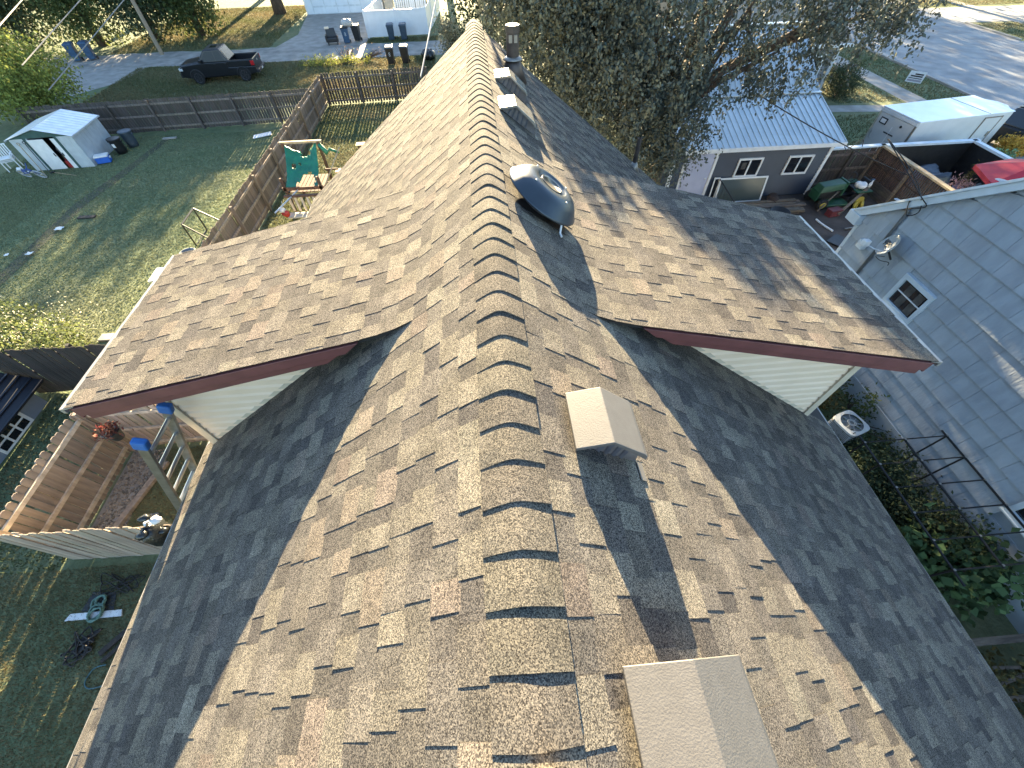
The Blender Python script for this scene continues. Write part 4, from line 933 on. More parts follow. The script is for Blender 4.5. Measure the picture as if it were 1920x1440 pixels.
t = thing('power_cord', 'tangle of thin black cord on the shaded grass near the cedar fence', 'cord', (-8.2, 2.2, 0))
pts = [(random.uniform(-.45, .45), random.uniform(-.3, .35), .03+random.uniform(0, .05)) for _ in range(14)]
def smooth_path(p, n=6):
    out = []; p = [Vector(q) for q in p]
    for i in range(1, len(p)-2):
        for j in range(n):
            s = j/n; a, b, c, d = p[i-1], p[i], p[i+1], p[i+2]
            out.append(.5*((2*b)+(c-a)*s+(2*a-5*b+4*c-d)*s*s+(3*b-a-3*c+d)*s**3))
    return out
MB().tube(smooth_path(pts, 8), .010, 5).build('cord', CORD, t, smooth=True)
pts = [(random.uniform(-.45, .45), random.uniform(-.3, .35), .03+random.uniform(0, .05)) for _ in range(12)]
MB().tube(smooth_path(pts, 8), .010, 5).build('cord', CORD, t, smooth=True)
t = thing('rope_pile', 'dark brown rope pile on the grass below the green coil', 'rope', (-8.36, 1.12, 0))
for k in range(3):
    pts = [(random.gauss(0, .15), random.gauss(0, .13), .04+random.uniform(0, .09)) for _ in range(18)]
    MB().tube(smooth_path(pts, 6), .014, 5).build('strand', CORD, t, smooth=True)
tag(MB().bar((-7.95, .98, .05), (-7.6, 1.35, .05), .10, .04).build('dark_board', W_DARK), 'dark board lying on the grass beside the left eave', 'board')
tag(MB().bar((-7.85, .85, .05), (-7.45, 1.25, .05), .07, .04).build('dark_board', W_DARK), 'second dark board half under the left eave', 'board')
tag(MB().tube(smooth_path([(-7.6, .8, .03), (-7.75, .8, .03), (-7.95, .75, .03), (-8.0, .55, .03), (-7.85, .45, .03), (-7.5, .5, .03), (-7.3, .5, .03)]), .012, 5).build('hose', pm('teal_hose', (.06, .14, .15), None, 9, .5)), 'thin teal hose loop on the grass by the left eave', 'hose')
tag(MB().bar((-8.9, 3.3, .07), (-8.45, 5.0, .07), .14, .09, tone=(1, 1, 1)).build('edging_timber', W_FRONT), 'weathered edging timber along the gravel inside the cedar fence', 'timber')
for i, (x, y, r) in enumerate(((-8.15, 3.55, .16), (-8.0, 3.15, .13), (-8.35, 3.0, .1))):
    tag(MB().blob((x, y, r*.35), (r, r*.8, r*.6), 10, 6, .15).build('stone', CONC), ['largest pale stone on the grass inside the cedar fence', 'pale stone in the corner below the ladder foot', 'small pale stone against the edge-on cedar fence'][i], 'stone', 'stones inside the cedar fence')
t = thing('torn_bag', 'black and white torn bag hung on the fence end by the left eave', 'bag', (-6.45, 2.63, 1.05))
MB().blob((0, 0, .62), (.18, .22, .30), 14, 9, .15).build('sack', PLB, t, smooth=True)
for k in range(5): MB().blob((.04+random.uniform(-.12, .12), random.uniform(-.16, .16), .72+.08*k), (.11, .08, .05), 8, 5, .25).build('fold', WHITE if k % 2 else PLB, t, smooth=True)

# ------------------------------------------------------------------ right side: grey house with broad shingle siding
t = thing('grey_house', 'grey blue house at the right with broad lapped siding', 'house', (9.5, 3, 0))
GX = 9.5; YE = 8.55
gab = lambda y: 3.55+(YE-y)*.765                 # rake height above ground at y
CS = [pm('grey_siding_%d' % k, c, tuple(x*.82 for x in c), 5, .75, bump=.35, bscale=22, stretch=(1, 1, .35)) for k, c in enumerate(((.36, .40, .44), (.34, .38, .42), (.38, .42, .455), (.345, .375, .41)))]
MB().prism([(-3.8, 0), (YE-.05, 0), (YE-.05, 3.45), (2.4, gab(2.4)-.1), (-3.8, 3.45)], GX+.02, GX+8, 'x').build('wall', CS[1], t, world=True)
MB().box(GX-.06, GX+.03, -3.8, YE-.02, 0, .56).build('foundation', pm('pale_foundation', (.40, .44, .46), (.3, .33, .35), 2, .85, bump=.3), t, world=True)
MB().box(GX-.03, GX+.02, -3.8, YE-.0, .56, .62).build('starter_strip', pm('pale_strip', (.5, .54, .56), None, 3, .6), t, world=True)
wy0, wy1, wz0, wz1 = 5.76, 6.60, 2.41, 3.13
wins = [(5.76, 6.60, 2.41, 3.13), (.85, 1.80, 1.38, 2.10)]
z = .62; row = 0; boards = []
while z < 8:
    z2 = z+.385; y = -3.8-random.uniform(0, .4)
    while y < YE:
        w = random.choice((.42, .46, .5, .54)); a, b = max(y, -3.8), min(y+w, YE); y += w
        if b-a < .05: continue
        # clip under the rake
        zt_a, zt_b = min(z2, gab(a)-.02, gab(4.8-a)-.02), min(z2, gab(b)-.02, gab(4.8-b)-.02)
        if zt_a < z+.03 and zt_b < z+.03: continue
        zt_a, zt_b = max(zt_a, z+.01), max(zt_b, z+.01)
        segs = [(a, b)]
        for (wa, wb, za, zb) in wins:
            if z2 > za and z < zb:
                segs = [q for s_ in segs for q in ([(s_[0], min(s_[1], wa)), (max(s_[0], wb), s_[1])] if s_[0] < wb and s_[1] > wa else [s_]) if q[1]-q[0] > .03]
        for (a2, b2) in segs:
            dx = random.uniform(-.003, .003)
            MB().hexa([(GX-.052+dx, b2-.003, z), (GX-.052+dx, a2+.003, z), (GX+.02, a2+.003, z), (GX+.02, b2-.003, z), (GX-.008+dx, b2-.003, zt_b), (GX-.008+dx, a2+.003, zt_a), (GX+.02, a2+.003, zt_a), (GX+.02, b2-.003, zt_b)]).build('siding_shingle', random.choice(CS), t, world=True)
    z = z2; row += 1
PALEW = pm('pale_blue_white_trim', (.58, .64, .68), (.5, .56, .6), 4, .5)
for yy0, yy1 in ((YE+.22, 2.38), (-4.2, 2.42)):
    za, zb = (gab(yy0), gab(yy1)) if yy0 > 0 else (gab(4.8-yy0), gab(4.8-yy1))
    MB().hexa([(GX-.16, yy0, za-.10), (GX+.1, yy0, za-.10), (GX+.1, yy1, zb-.10), (GX-.16, yy1, zb-.10), (GX-.16, yy0, za+.10), (GX+.1, yy0, za+.10), (GX+.1, yy1, zb+.10), (GX-.16, yy1, zb+.10)]).build('rake_board', PALEW, t, world=True)
    MB().hexa([(GX-.20, yy0, za+.08), (GX+.1, yy0, za+.08), (GX+.1, yy1, zb+.08), (GX-.20, yy1, zb+.08), (GX-.20, yy0, za+.14), (GX+.1, yy0, za+.14), (GX+.1, yy1, zb+.14), (GX-.20, yy1, zb+.14)]).build('rake_cap', PALEW, t, world=True)
    MB().hexa([(GX+.1, yy0, za+.05), (GX+8.3, yy0, za+.05), (GX+8.3, yy1, zb+.05), (GX+.1, yy1, zb+.05), (GX+.1, yy0, za+.11), (GX+8.3, yy0, za+.11), (GX+8.3, yy1, zb+.11), (GX+.1, yy1, zb+.11)]).build('roof', pm('grey_roofing', (.12, .12, .125)), t, world=True)
MB().box(GX-.2, GX+.06, YE-.06, YE+.32, 3.22, 3.46).build('eave_return', PALEW, t, world=True, bevel=.01)
MB().box(GX-.05, GX+.04, YE-.04, YE+.05, .56, 3.3).build('corner_board', PALEW, t, world=True)
def wall_window(parent, x, y0, y1, z0, z1, curtain=True):
    w = MB()
    for a in ((y0-.02, y1+.02, z1-.07, z1+.03), (y0-.02, y1+.02, z0-.04, z0+.06), (y0-.02, y0+.07, z0+.06, z1-.07), (y1-.07, y1+.02, z0+.06, z1-.07)): w.box(x-.07, x+.02, *a)
    wo = w.build('window', PALEW, parent, world=True)
    MB().box(x-.10, x-.02, y0-.06, y1+.06, z0-.075, z0-.045).build('sill', PALEW, wo)
    MB().add([(x-.02, y1-.07, z0+.06), (x-.02, y0+.07, z0+.06), (x-.02, y0+.07, z1-.07), (x-.02, y1-.07, z1-.07)], [(0, 1, 2, 3)]).build('pane', GLASS, wo)
    ym = (y0+y1)/2; MB().box(x-.035, x-.015, y0+.07, y1-.07, (z0+z1)/2-.012, (z0+z1)/2+.012).build('muntin', WHITE, wo)
    if curtain:
        for k in range(2): MB().box(x-.024, x-.0205, y0+.14+.3*k, y0+.32+.3*k, z0+.08, z1-.12).build('curtain', pm('dim_curtain', (.10, .09, .08), (.05, .045, .04), 6, .9), wo)
for wdw in wins: wall_window(t, GX, *wdw)
# dish, conduit, meter box
t = thing('satellite_dish', 'grey oval satellite dish on the grey blue wall', 'satellite dish', (9.42, 7.15, 3.3))
RZ = Matrix.Rotation(math.radians(-33), 4, 'Z')
M = RZ @ Matrix.Translation((-.24, -.02, .16)) @ Matrix.Rotation(math.radians(-62), 4, 'Y') @ Matrix.Rotation(math.radians(8), 4, 'Z')
prof = [(0, -.03), (.12, -.024), (.22, -.006), (.29, .02), (.30, .03), (.295, .034), (.28, .026), (.2, .0), (.1, -.014), (0, -.019)]
DG = pm('dish_grey', (.36, .39, .40), (.3, .33, .34), 5, .45)
MB().lathe(prof, 32, M @ Matrix.Diagonal((.82, 1.06, 1, 1))).build('reflector', DG, t, smooth=True)
me = text_mesh('dish', .20); me.materials.append(BLACK); lo = link('lettering', me, t); lo.matrix_basis = M @ Matrix.Translation((.0, .10, .016)) @ Matrix.Rotation(math.radians(90), 4, 'Z')
MB().tube([(0, 0, -.15), (-.1, 0, -.05), (-.27, -.02, .12)], .022, 8).build('mount', BLACK_METAL, t)
MB().tube([(-.25, .0, .05), (-.45, .18, .05), (-.58, .30, .10)], .013, 6).build('feed_arm', ALU, t)
MB().box(-.68, -.54, .24, .38, .06, .2).build('receiver', WHITE, t, bevel=.02)
MB().tube(smooth_path([(-.1, 0, -.05), (-.15, .05, -.1), (-.3, .12, -.12), (-.25, .0, -.16), (-.05, -.05, -.2), (0, -.05, -.3), (0, -.05, -.4)]), .008, 5).build('lead', CORD, t)
t = thing('conduit', 'grey service conduit up the grey blue wall beside the dish', 'conduit', (9.43, 7.62, 1.6))
MB().tube([(0, 0, 0), (0, 0, 2.45), (-.04, 0, 2.55)], .035, 10).build('pipe', pm('conduit_grey', (.2, .21, .22), None, 8, .5, metal=.4), t, smooth=True)
for pts in (((0, 0, 2.5), (-.12, .05, 2.7), (-.1, -.1, 2.45), (-.05, -.25, 2.6), (-.1, -.1, 2.85), (-.3, .3, 3.2), (-.6, 1.2, 3.6)), ((0, 0, 2.5), (-.14, -.1, 2.6), (-.05, -.3, 2.75), (-.2, -.2, 2.9), (-.4, .3, 3.2), (-.6, 1.2, 3.6))):
    MB().tube(smooth_path([pts[0]]+list(pts)+[pts[-1]]), .011, 5).build('drip_loop', CORD, t, smooth=True)
t = thing('junction_box', 'small pale box on the wall corner beside the conduit', 'box', (9.42, 8.0, 3.0))
MB().box(-.1, .03, -.1, .1, -.1, .1).build('box', PALEW, t, bevel=.01); MB().box(-.12, -.1, -.06, .06, -.02, .06).build('cover', WHITE, t)
# condenser
t = thing('air_conditioner', 'square outdoor air conditioner with round fan grille beside the right eave', 'air conditioner', (8.33, 4.2, 0), .3)
ACM = pm('condenser_paint', (.46, .47, .45), (.38, .39, .38), 5, .5)
MB().box(-.29, .29, -.28, .28, .05, .70).build('cabinet', pm('condenser_fins', (.2, .21, .21), (.15, .155, .155), 40, .6), t, bevel=.06)
for k in range(14): MB().box(-.292, .292, -.283, .283, .08+.042*k, .094+.042*k).build('louvre', ACM, t, bevel=.005)
topm = MB(); n = 36; vs = []
for k in range(n):
    a = 2*PI*k/n; c, s_ = math.cos(a), math.sin(a); q = .31/((abs(c)**5+abs(s_)**5)**.2)
    vs += [(.245*c, .245*s_, .755), (q*c, q*s_, .745), (q*c, q*s_, .69)]
fs = []
for k in range(n):
    k2 = (k+1) % n; fs += [(3*k, 3*k+1, 3*k2+1, 3*k2), (3*k+1, 3*k+2, 3*k2+2, 3*k2+1)]
topm.add(vs, fs).build('top_cover', pm('condenser_top', (.62, .63, .6), None, 5, .45), t)
MB().lathe([(0, .62), (.24, .62)], 24).build('fan_well', pm('rusty_well', (.09, .035, .025), None, 8, .8), t)
for k in range(3): MB().hexa([(.03, -.06, .64), (.22, -.09, .66), (.22, .07, .64), (.03, .04, .64), (.03, -.06, .645), (.22, -.09, .665), (.22, .07, .645), (.03, .04, .645)]).build('fan_blade', pm('rusty_blade', (.2, .16, .13), None, 8, .6), t).rotation_euler[2] = k*2.094
for r in (.06, .09): MB().tube([(r*math.cos(a), r*math.sin(a), .75) for a in np.linspace(0, 2*PI, 19)], .008, 5, cap=False).build('guard_ring', ACM, t)
for k in range(8): a = k*PI/4+.2; MB().tube([(.09*math.cos(a), .09*math.sin(a), .75), (.25*math.cos(a), .25*math.sin(a), .752)], .004, 4).build('guard_wire', ACM, t)
t = thing('refrigerant_lines', 'shiny wrapped pipes between the eave and the air conditioner', 'pipes', (7.85, 4.05, 0))
for k in range(4): MB().tube(smooth_path([(-.5, .2+.05*k, 0), (-.3+.05*k, .2, .2), (-.1, .1-.06*k, .45+.05*k), (.0, -.02*k, .5), (.12, .05, .4), (.2, .1, .3)]), .03 if k < 2 else .012, 7).build('pipe', ALU if k % 2 else pm('violet_foil', (.12, .11, .2), None, 9, .3, metal=.5), t, smooth=True)
# black canopy frame
t = thing('canopy_frame', 'black bolted steel canopy frame standing between the two houses', 'frame', (8.4, 2.1, 0))
zt = 1.55; xs = (-.93, -.06, .86)
for j, x in enumerate(xs): MB().tube([(x, -1.5 if j == 0 else -1.3 + .15*(j-1), zt), (x, 1.36 if j == 0 else 1.10+.12*j, zt)], .020, 8).build('long_bar', BLACK_METAL, t)
for k in range(6):
    y = -1.25+.49*k
    MB().tube([(xs[0], y, zt+.02), (xs[2], y, zt+.02)], .014, 6).build('cross_bar', BLACK_METAL, t)
    for x in xs: MB().lathe([(.022, 0), (.022, .012), (.0, .014)], 6, Matrix.Translation((x, y, zt+.022))).build('bolt', ALU, t)
for y in (-1.25, .71, 1.2):
    for x in (xs[0], xs[2]): MB().tube([(x, y, 0), (x, y, zt)], .018, 7).build('leg', BLACK_METAL, t)
    MB().tube([(xs[2], y, .75), (xs[2], y-.45, .75)], .014, 6).build('brace', BLACK_METAL, t)
for x in (xs[0], xs[2]): MB().tube([(x, -1.25, .75), (x, 1.2, .75)], .014, 6).build('lower_bar', BLACK_METAL, t)
# planks and debris at the lower right
for i, (a, b, w_, lab) in enumerate((((7.2, -.16, .32), (9.6, -.18, .34), .12, 'weathered plank lying across the dark gap at the lower right'), ((7.6, -.5, .2), (9.3, -.62, .22), .05, 'thin pale batten slanting in the dark gap at the lower right'), ((7.4, -.95, .15), (9.2, -.62, .2), .05, 'crossing batten below the thin pale one at the lower right'), ((7.3, -.98, .2), (9.5, -1.0, .2), .09, 'lowest board in the dark gap at the lower right'))):
    tag(MB().bar(a, b, w_, .05).build('loose_board', W_OLD), lab, 'board', 'boards at the lower right')

# ------------------------------------------------------------------ blue house with the metal roof
BLUE = pm('slate_blue_vinyl', (.030, .042, .066), (.025, .035, .056), 2, .5)
METAL = pm('galvalume_roof', (.44, .50, .53), (.38, .44, .47), 2, .34, metal=.3)
t = thing('blue_house', 'slate blue sided house with ribbed metal roof under the big tree', 'house', (10.8, 18, 0))
bx0, bx1, by = 7.55, 14.0, 15.84
MB().prism([(by+.03, 0), (26, 0), (26, 2.3), (21.4, 4.5), (18.5, 2.85), (by+.03, 2.1)], bx0, bx1, 'x').build('wall', BLUE, t, world=True)
for k in range(17):
    z = .06+.12*k
    for (a, b) in (((bx0+.1, 8.0), (9.35, bx1-.09)) if True else ()):
        MB().hexa([(a, by-.020, z), (b, by-.020, z), (b, by+.03, z), (a, by+.03, z), (a, by+.010, z+.106), (b, by+.010, z+.106), (b, by+.03, z+.106), (a, by+.03, z+.106)]).build('siding_board', BLUE, t, world=True)
for (x, w) in ((bx0, .12), (bx1-.1, .12), (9.26, .10)): MB().box(x, x+w, by-.04, by+.028, 0, 2.1).build('corner_board', WHITE, t, world=True)
MB().box(8.02, 8.10, by-.03, by+.02, 0, 2.0).build('door_frame', WHITE, t, world=True)
d = MB().box(8.12, 9.24, by-.02, by+.028, .05, 1.98).build('door', pm('lavender_white_door', (.42, .44, .55), (.37, .39, .5), 3, .5), t, world=True)
for i in range(2):
    for j in range(3): MB().box(8.24+.5*i, 8.62+.5*i, by-.028, by-.021, .18+.6*j, .64+.6*j).build('panel', pm('lavender_white_door', (.42, .44, .55)), d)
MB().lathe([(.03, 0), (.04, .03), (0, .05)], 10, Matrix.Translation((9.12, by-.02, .95)) @ Matrix.Rotation(PI/2, 4, 'X')).build('knob', ALU, d)
for (x0, x1) in ((10.28, 11.28), (12.35, 13.38)):
    w = MB()
    for a in ((x0, x1, 1.60, 1.67), (x0, x1, .93, 1.0), (x0, x0+.06, 1.0, 1.60), (x1-.06, x1, 1.0, 1.60)): w.box(a[0], a[1], by-.065, by+.02, a[2], a[3])
    wo = w.build('window', WHITE, t, world=True)
    MB().box((x0+x1)/2-.03, (x0+x1)/2+.03, by-.05, by+.01, 1.0, 1.6).build('mullion', WHITE, wo)
    for s in (0, 1):
        a = x0+.06 if s == 0 else (x0+x1)/2+.03; b = (x0+x1)/2-.03 if s == 0 else x1-.06
        MB().box(a, b, by-.034, by-.028, 1.0, 1.6).build('pane', GLASS, wo)
    if x0 < 11: MB().box(x0+.2, x0+.38, by-.037, by-.0345, 1.25, 1.5).build('inside_frame', pm('dim_curtain', (.10, .09, .08)), wo)
# roof sheets with ribs
prof = [(15.70, 2.13), (18.55, 2.93), (21.45, 4.58)]
rx0, rx1 = 7.25, 14.35
for si, ((ya, za), (yb, zb)) in enumerate(zip(prof[:-1], prof[1:])):
    rf = MB().hexa([(rx0, ya, za-.04), (rx1, ya, za-.04), (rx1, yb, zb-.04), (rx0, yb, zb-.04), (rx0, ya, za), (rx1, ya, za), (rx1, yb, zb), (rx0, yb, zb)]).build('roof', METAL, t, world=True)
    for k in range(31):
        x = rx0+.05+(rx1-rx0-.1)*k/30
        h = .028 if k % 1 == 0 else .012
        n_ = Vector((0, -(zb-za), yb-ya)).normalized()*h*.5
        MB().bar(Vector((x, ya, za))+n_, Vector((x, yb-.02, zb))+n_, .028, h).build('rib', METAL, rf)
    MB().bar((rx0, yb, zb+.03), (rx1, yb, zb+.03), .25, .03).build('flashing', METAL, rf)
MB().hexa([(rx0, 21.45, 4.55), (rx1, 21.45, 4.55), (rx1, 26.4, 2.2), (rx0, 26.4, 2.2), (rx0, 21.45, 4.6), (rx1, 21.45, 4.6), (rx1, 26.4, 2.25), (rx0, 26.4, 2.25)]).build('roof', METAL, t, world=True)
MB().box(rx0, rx1, 15.66, 15.70, 1.98, 2.12).build('fascia', WHITE, t, world=True)
# leaning window sash, railing, lumber and tractor
t = thing('window_sash', 'big old framed glass pane leaning against the blue wall', 'window', (10.75, 15.5, 0), rx=-.22)
for a in ((-1.02, 1.02, 0, .06), (-1.02, 1.02, .93, .99), (-1.02, -.96, .06, .93), (.96, 1.02, .06, .93)): MB().box(a[0], a[1], -.03, .03, a[2], a[3]).build('frame_bar', WHITE, t)
MB().box(-.96, .96, -.008, .008, .06, .93).build('pane', GLASS_GREEN, t)
t = thing('window_sash', 'narrow sash standing behind the big glass pane at the door', 'window', (9.62, 15.62, 0), rx=-.12)
for a in ((-.12, .12, 0, .05), (-.12, .12, .95, 1.0), (-.12, -.08, .05, .95), (.08, .12, .05, .95)): MB().box(a[0], a[1], -.02, .02, a[2], a[3]).build('frame_bar', WHITE, t)
MB().box(-.08, .08, -.006, .006, .05, .95).build('pane', GLASS, t)
t = thing('stair_railing', 'black metal stair railing by the lavender door', 'railing', (9.65, 15.2, 0))
MB().bar((0, .4, 1.0), (.45, -.9, .45), .03, .03).build('top_rail', BLACK_METAL, t); MB().bar((0, .4, .15), (.45, -.9, .0), .03, .03).build('bottom_rail', BLACK_METAL, t)
for k in range(9): u = k/8; MB().bar((.45*u, .4-1.3*u, .15-.15*u), (.45*u, .4-1.3*u, 1.0-.55*u), .015, .015).build('baluster', BLACK_METAL, t)
t = thing('lumber_pile', 'pile of long weathered boards below the blue house windows', 'lumber', (11.6, 14.75, 0))
for k in range(16):
    j, i = divmod(k, 5); y = -.45+.2*i+random.uniform(-.03, .03); L = random.uniform(1.2, 1.75); x = random.uniform(-.25, .25)
    MB().bar((x-L, y, .06+.06*j), (x+L, y+random.uniform(-.08, .08), .06+.06*j), .15, .045, tone=tone(.7, 1.4)).build('board', W_OLD, t)
GRN = pm('tractor_green', (.022, .085, .045), (.017, .065, .035), 4, .45); YEL = pm('tractor_yellow', (.45, .36, .06), (.36, .28, .05), 5, .5)
t = thing('garden_tractor', 'old green garden tractor with yellow rims behind the blue house', 'tractor', (14.55, 15.0, 0), .05)
MB().hexa([(-.95, -.26, .62), (.05, -.26, .70), (.05, .26, .70), (-.95, .26, .62), (-.88, -.20, .86), (.05, -.22, .95), (.05, .22, .95), (-.88, .20, .86)]).build('hood', GRN, t, bevel=.03)
MB().box(-.85, .1, -.18, .18, .38, .62).build('engine', BLACK_METAL, t, bevel=.03); MB().box(-.95, .9, -.10, .10, .28, .38).build('chassis', BLACK_METAL, t)
MB().box(-.97, -.90, -.24, .24, .30, .64).build('grille', GRN, t); MB().box(.05, .13, -.24, .24, .45, .98).build('dashboard', GRN, t)
MB().tube([(.1, 0, .9), (.3, 0, 1.08)], .02, 6).build('steering_column', BLACK_METAL, t)
MB().tube([(.30+.06*math.sin(a), .17*math.cos(a), 1.08+.16*math.sin(a)) for a in np.linspace(0, 2*PI, 15)], .016, 5, cap=False).build('steering_wheel', BLACK_METAL, t)
MB().box(.62, 1.0, -.24, .24, .55, .64).build('seat', BLACK, t, bevel=.03); MB().hexa([(.95, -.24, .6), (1.03, -.24, .6), (1.03, .24, .6), (.95, .24, .6), (1.05, -.22, .95), (1.12, -.22, .95), (1.12, .22, .95), (1.05, .22, .95)]).build('seat_back', BLACK, t, bevel=.02)
for (x, s, r, w) in ((-.72, -1, .22, .15), (-.72, 1, .22, .15), (.78, -1, .32, .24), (.78, 1, .32, .24)):
    M = Matrix.Translation((x, s*.42, r)) @ Matrix.Rotation(PI/2, 4, 'X')
    wh = MB().lathe([(r*.55, -w/2), (r*.92, -w/2), (r, -w*.3), (r, w*.3), (r*.92, w/2), (r*.55, w/2)], 20, M).build('wheel', RUBBER, t)
    MB().lathe([(0, w*.42), (r*.2, w*.44), (r*.5, w*.36), (r*.58, w*.52)] if s < 0 else [(r*.58, -w*.52), (r*.5, -w*.36), (r*.2, -w*.44), (0, -w*.42)], 16, M).build('rim', YEL, wh)
    if x > 0: MB().box(.45, 1.12, *sorted((s*.27, s*.55)), .66, .70).build('fender', GRN, t, bevel=.01)
MB().box(-.55, .45, -.5, .5, .12, .22).build('mower_deck', GRN, t, bevel=.04)
for i, (x, y, z, lab) in enumerate(((15.15, 14.2, .06, 'yellow wheel weight lying flat in front of the tractor'), (15.28, 14.45, .17, 'yellow wheel weight leaning on the tractor wheel'), (15.55, 14.5, .17, 'yellow wheel weight standing farthest right by the tractor'))):
    tt = thing('wheel_weight', lab, 'wheel weight', (x, y, z), i*.6, 'yellow wheel weights', rx=0 if i == 0 else 1.3)
    MB().lathe([(.05, -.04), (.15, -.05), (.17, -.02), (.17, .02), (.15, .05), (.05, .04)], 18).build('disc', YEL, tt)
t = thing('red_toolbox', 'dull red metal toolbox on the dirt before the tractor', 'toolbox', (14.15, 14.1, 0), .2)
MB().box(-.25, .25, -.14, .14, 0, .22).build('body', pm('dull_red', (.16, .03, .035), None, 6, .5), t, bevel=.01); MB().box(-.26, .26, -.15, .15, .22, .27).build('lid', pm('dull_red', (.16, .03, .035)), t)
tag(MB().bar((14.25, 13.95, .12), (15.5, 14.65, .75), .10, .05).build('leaning_timber', W_OLD), 'weathered timber leaning across the tractor', 'timber')
tag(MB().bar((13.6, 14.3, .1), (14.4, 14.75, .62), .04, .04).build('leaning_timber', W_OLD), 'thin stick leaning against the tractor front', 'timber')
t = thing('spray_bottle', 'white plastic bottle on top of the leaning timber', 'bottle', (15.55, 14.7, .78))
MB().lathe([(.05, 0), (.06, .1), (.05, .16), (.025, .2), (.025, .3), (0, .3)], 12).build('body', WHITE, t, smooth=True); MB().box(-.1, .05, -.02, .02, .28, .32).build('nozzle', BLUE_BIN, t)
bag('rag_heap', 'pale rags and cups heaped on the tractor', (15.3, 14.85, .70), .20, WHITE, 3, 'rags')
tag(MB().tube(smooth_path([(13.25, 13.95, .05), (13.3, 13.8, .05), (13.33, 13.5, .05), (13.4, 13.2, .05), (13.5, 12.9, .05), (13.5, 12.8, .05)]), .035, 7).build('white_pipe', WHITE), 'bent white pipe lying on the brown dirt', 'pipe')
for i, (a, b, w_, h_, m_, lab) in enumerate((((13.4, 11.9, .08), (14.6, 12.7, .1), .22, .1, W_DARK, 'dark beam lying on the dirt by the grey house corner'), ((13.2, 11.5, .05), (14.3, 11.6, .05), .07, .05, WHITE, 'white strip lying lowest on the dirt by the grey house'), ((13.0, 12.1, .05), (13.6, 12.5, .06), .5, .05, BLACK, 'dark panel on the dirt between roof and grey house'), ((14.0, 13.0, .06), (15.2, 13.2, .06), .05, .05, ALU_OLD, 'thin metal rod lying on the dirt by the grey house'), ((14.3, 12.3, .1), (15.0, 12.9, .2), .12, .12, BLACK_METAL, 'black metal scrap beside the grey house corner'))):
    tag(MB().bar(a, b, w_, h_).build('scrap_piece', m_), lab, 'scrap', 'scrap on the dirt')
t = thing('wheelbarrow_tub', 'dark curved tub edge showing above the right dormer roof', 'tub', (11.65, 13.9, 0), .4)
MB().lathe([(.22, .1), (.36, .42), (.38, .42), (.38, .45), (.35, .45), (.2, .12), (0, .12)], 20).build('basin', BLACK_METAL, t, smooth=True)
bag('brush_heap', 'dark heap of brush between lumber and blue wall', (12.2, 15.35, 0), .3, pm('brush_brown', (.05, .035, .03), None, 8, .9, bump=1), 3, 'brush')
# patio fences
t = fence('fence', 'dark board fence between blue house and patio', (16.6, 16.35), (14.1, 16.25), 1.62, W_DARK, 1, gf, post=1.3, toneab=(1.2, 2.2))
MB().box(-.1, 2.6, -.09, .09, 1.62, 1.68).build('top_board', PALEW, t)
t = thing('slatted_fence', 'brown slatted patio fence with a pale top board', 'fence', (16.6, 16.3, 0), -PI/2)
for k in range(38): MB().box(.1*k+.02, .1*k+.065, -.02, .02, .55, 1.60, tone=tone(.8, 1.3)).build('slat', W_BROWN, t)
for k in range(4): MB().box(0, 3.9, -.05, -.02, .02+.14*k, .155+.14*k, tone=tone(.5, .8)).build('plank', W_OLD, t)
for k in range(3): MB().box(1.9*k-.05, 1.9*k+.05, -.12, -.03, 0, 1.65, tone=tone()).build('post', W_OLD, t)
MB().box(-.12, 4.0, -.1, .1, 1.62, 1.68).build('top_board', W_PALE, t)
MB().box(0, 3.9, -.028, -.0215, 1.0, 1.05, tone=tone(.6, .9)).build('rail', W_BROWN, t)
t = thing('patio_fence', 'black sided patio wall with pale top behind the trailer side', 'fence', (16.7, 16.35, 0))
MB().box(0, 3.95, -.05, .05, 0, 1.58).build('panel', BLACK, t); MB().box(-.1, 4.1, -.1, .1, 1.58, 1.66).build('top_board', PALEW, t)
t = thing('patio_fence', 'short black patio wall with pale top beside the yellow flowers', 'fence', (20.6, 16.3, 0), -PI/2)
MB().box(0, 2.6, -.05, .05, 0, 1.58).build('panel', BLACK, t); MB().box(-.1, 2.7, -.1, .1, 1.58, 1.66).build('top_board', PALEW, t)
# patio contents
m = MB(); n = 18; vs = []
for j in range(n+1):
    for i in range(n+1):
        u, v = i/n*2-1, j/n*2-1; e = max(abs(u), abs(v)); z = 1.0 if e < .72 else 1.0-(e-.72)/.28*.95
        vs.append((u*1.15+random.uniform(-.03, .03), v*.62+random.uniform(-.03, .03), max(.02, z-.10*math.sin(3*u)*math.cos(4*v)+random.uniform(-.02, .02))))
t = tag(m.add(vs, [(j*(n+1)+i, j*(n+1)+i+1, (j+1)*(n+1)+i+1, (j+1)*(n+1)+i) for j in range(n) for i in range(n)]).build('furniture_cover', pm('dark_blue_cover', (.05, .065, .09), (.035, .045, .065), 3, .4, bump=.5, bscale=6), smooth=True), 'slate blue cover draped over patio furniture inside the black fence', 'cover')
t.location = (18.2, 15.3, 0)
m = MB(); vs = []
for j in range(n+1):
    for i in range(n+1):
        u, v = i/n*2-1, j/n*2-1; e = math.hypot(u, v); vs.append((u*.7, v*.55, max(.02, .85*(1-e*.75)+.05*math.sin(9*u+3*v))))
t = tag(m.add(vs, [(j*(n+1)+i, j*(n+1)+i+1, (j+1)*(n+1)+i+1, (j+1)*(n+1)+i) for j in range(n) for i in range(n)]).build('furniture_cover', pm('grey_black_cover', (.05, .052, .055), None, 4, .5, bump=.4), smooth=True), 'grey black cover in the patio corner behind the red umbrella', 'cover')
t.location = (20.0, 14.4, 0)
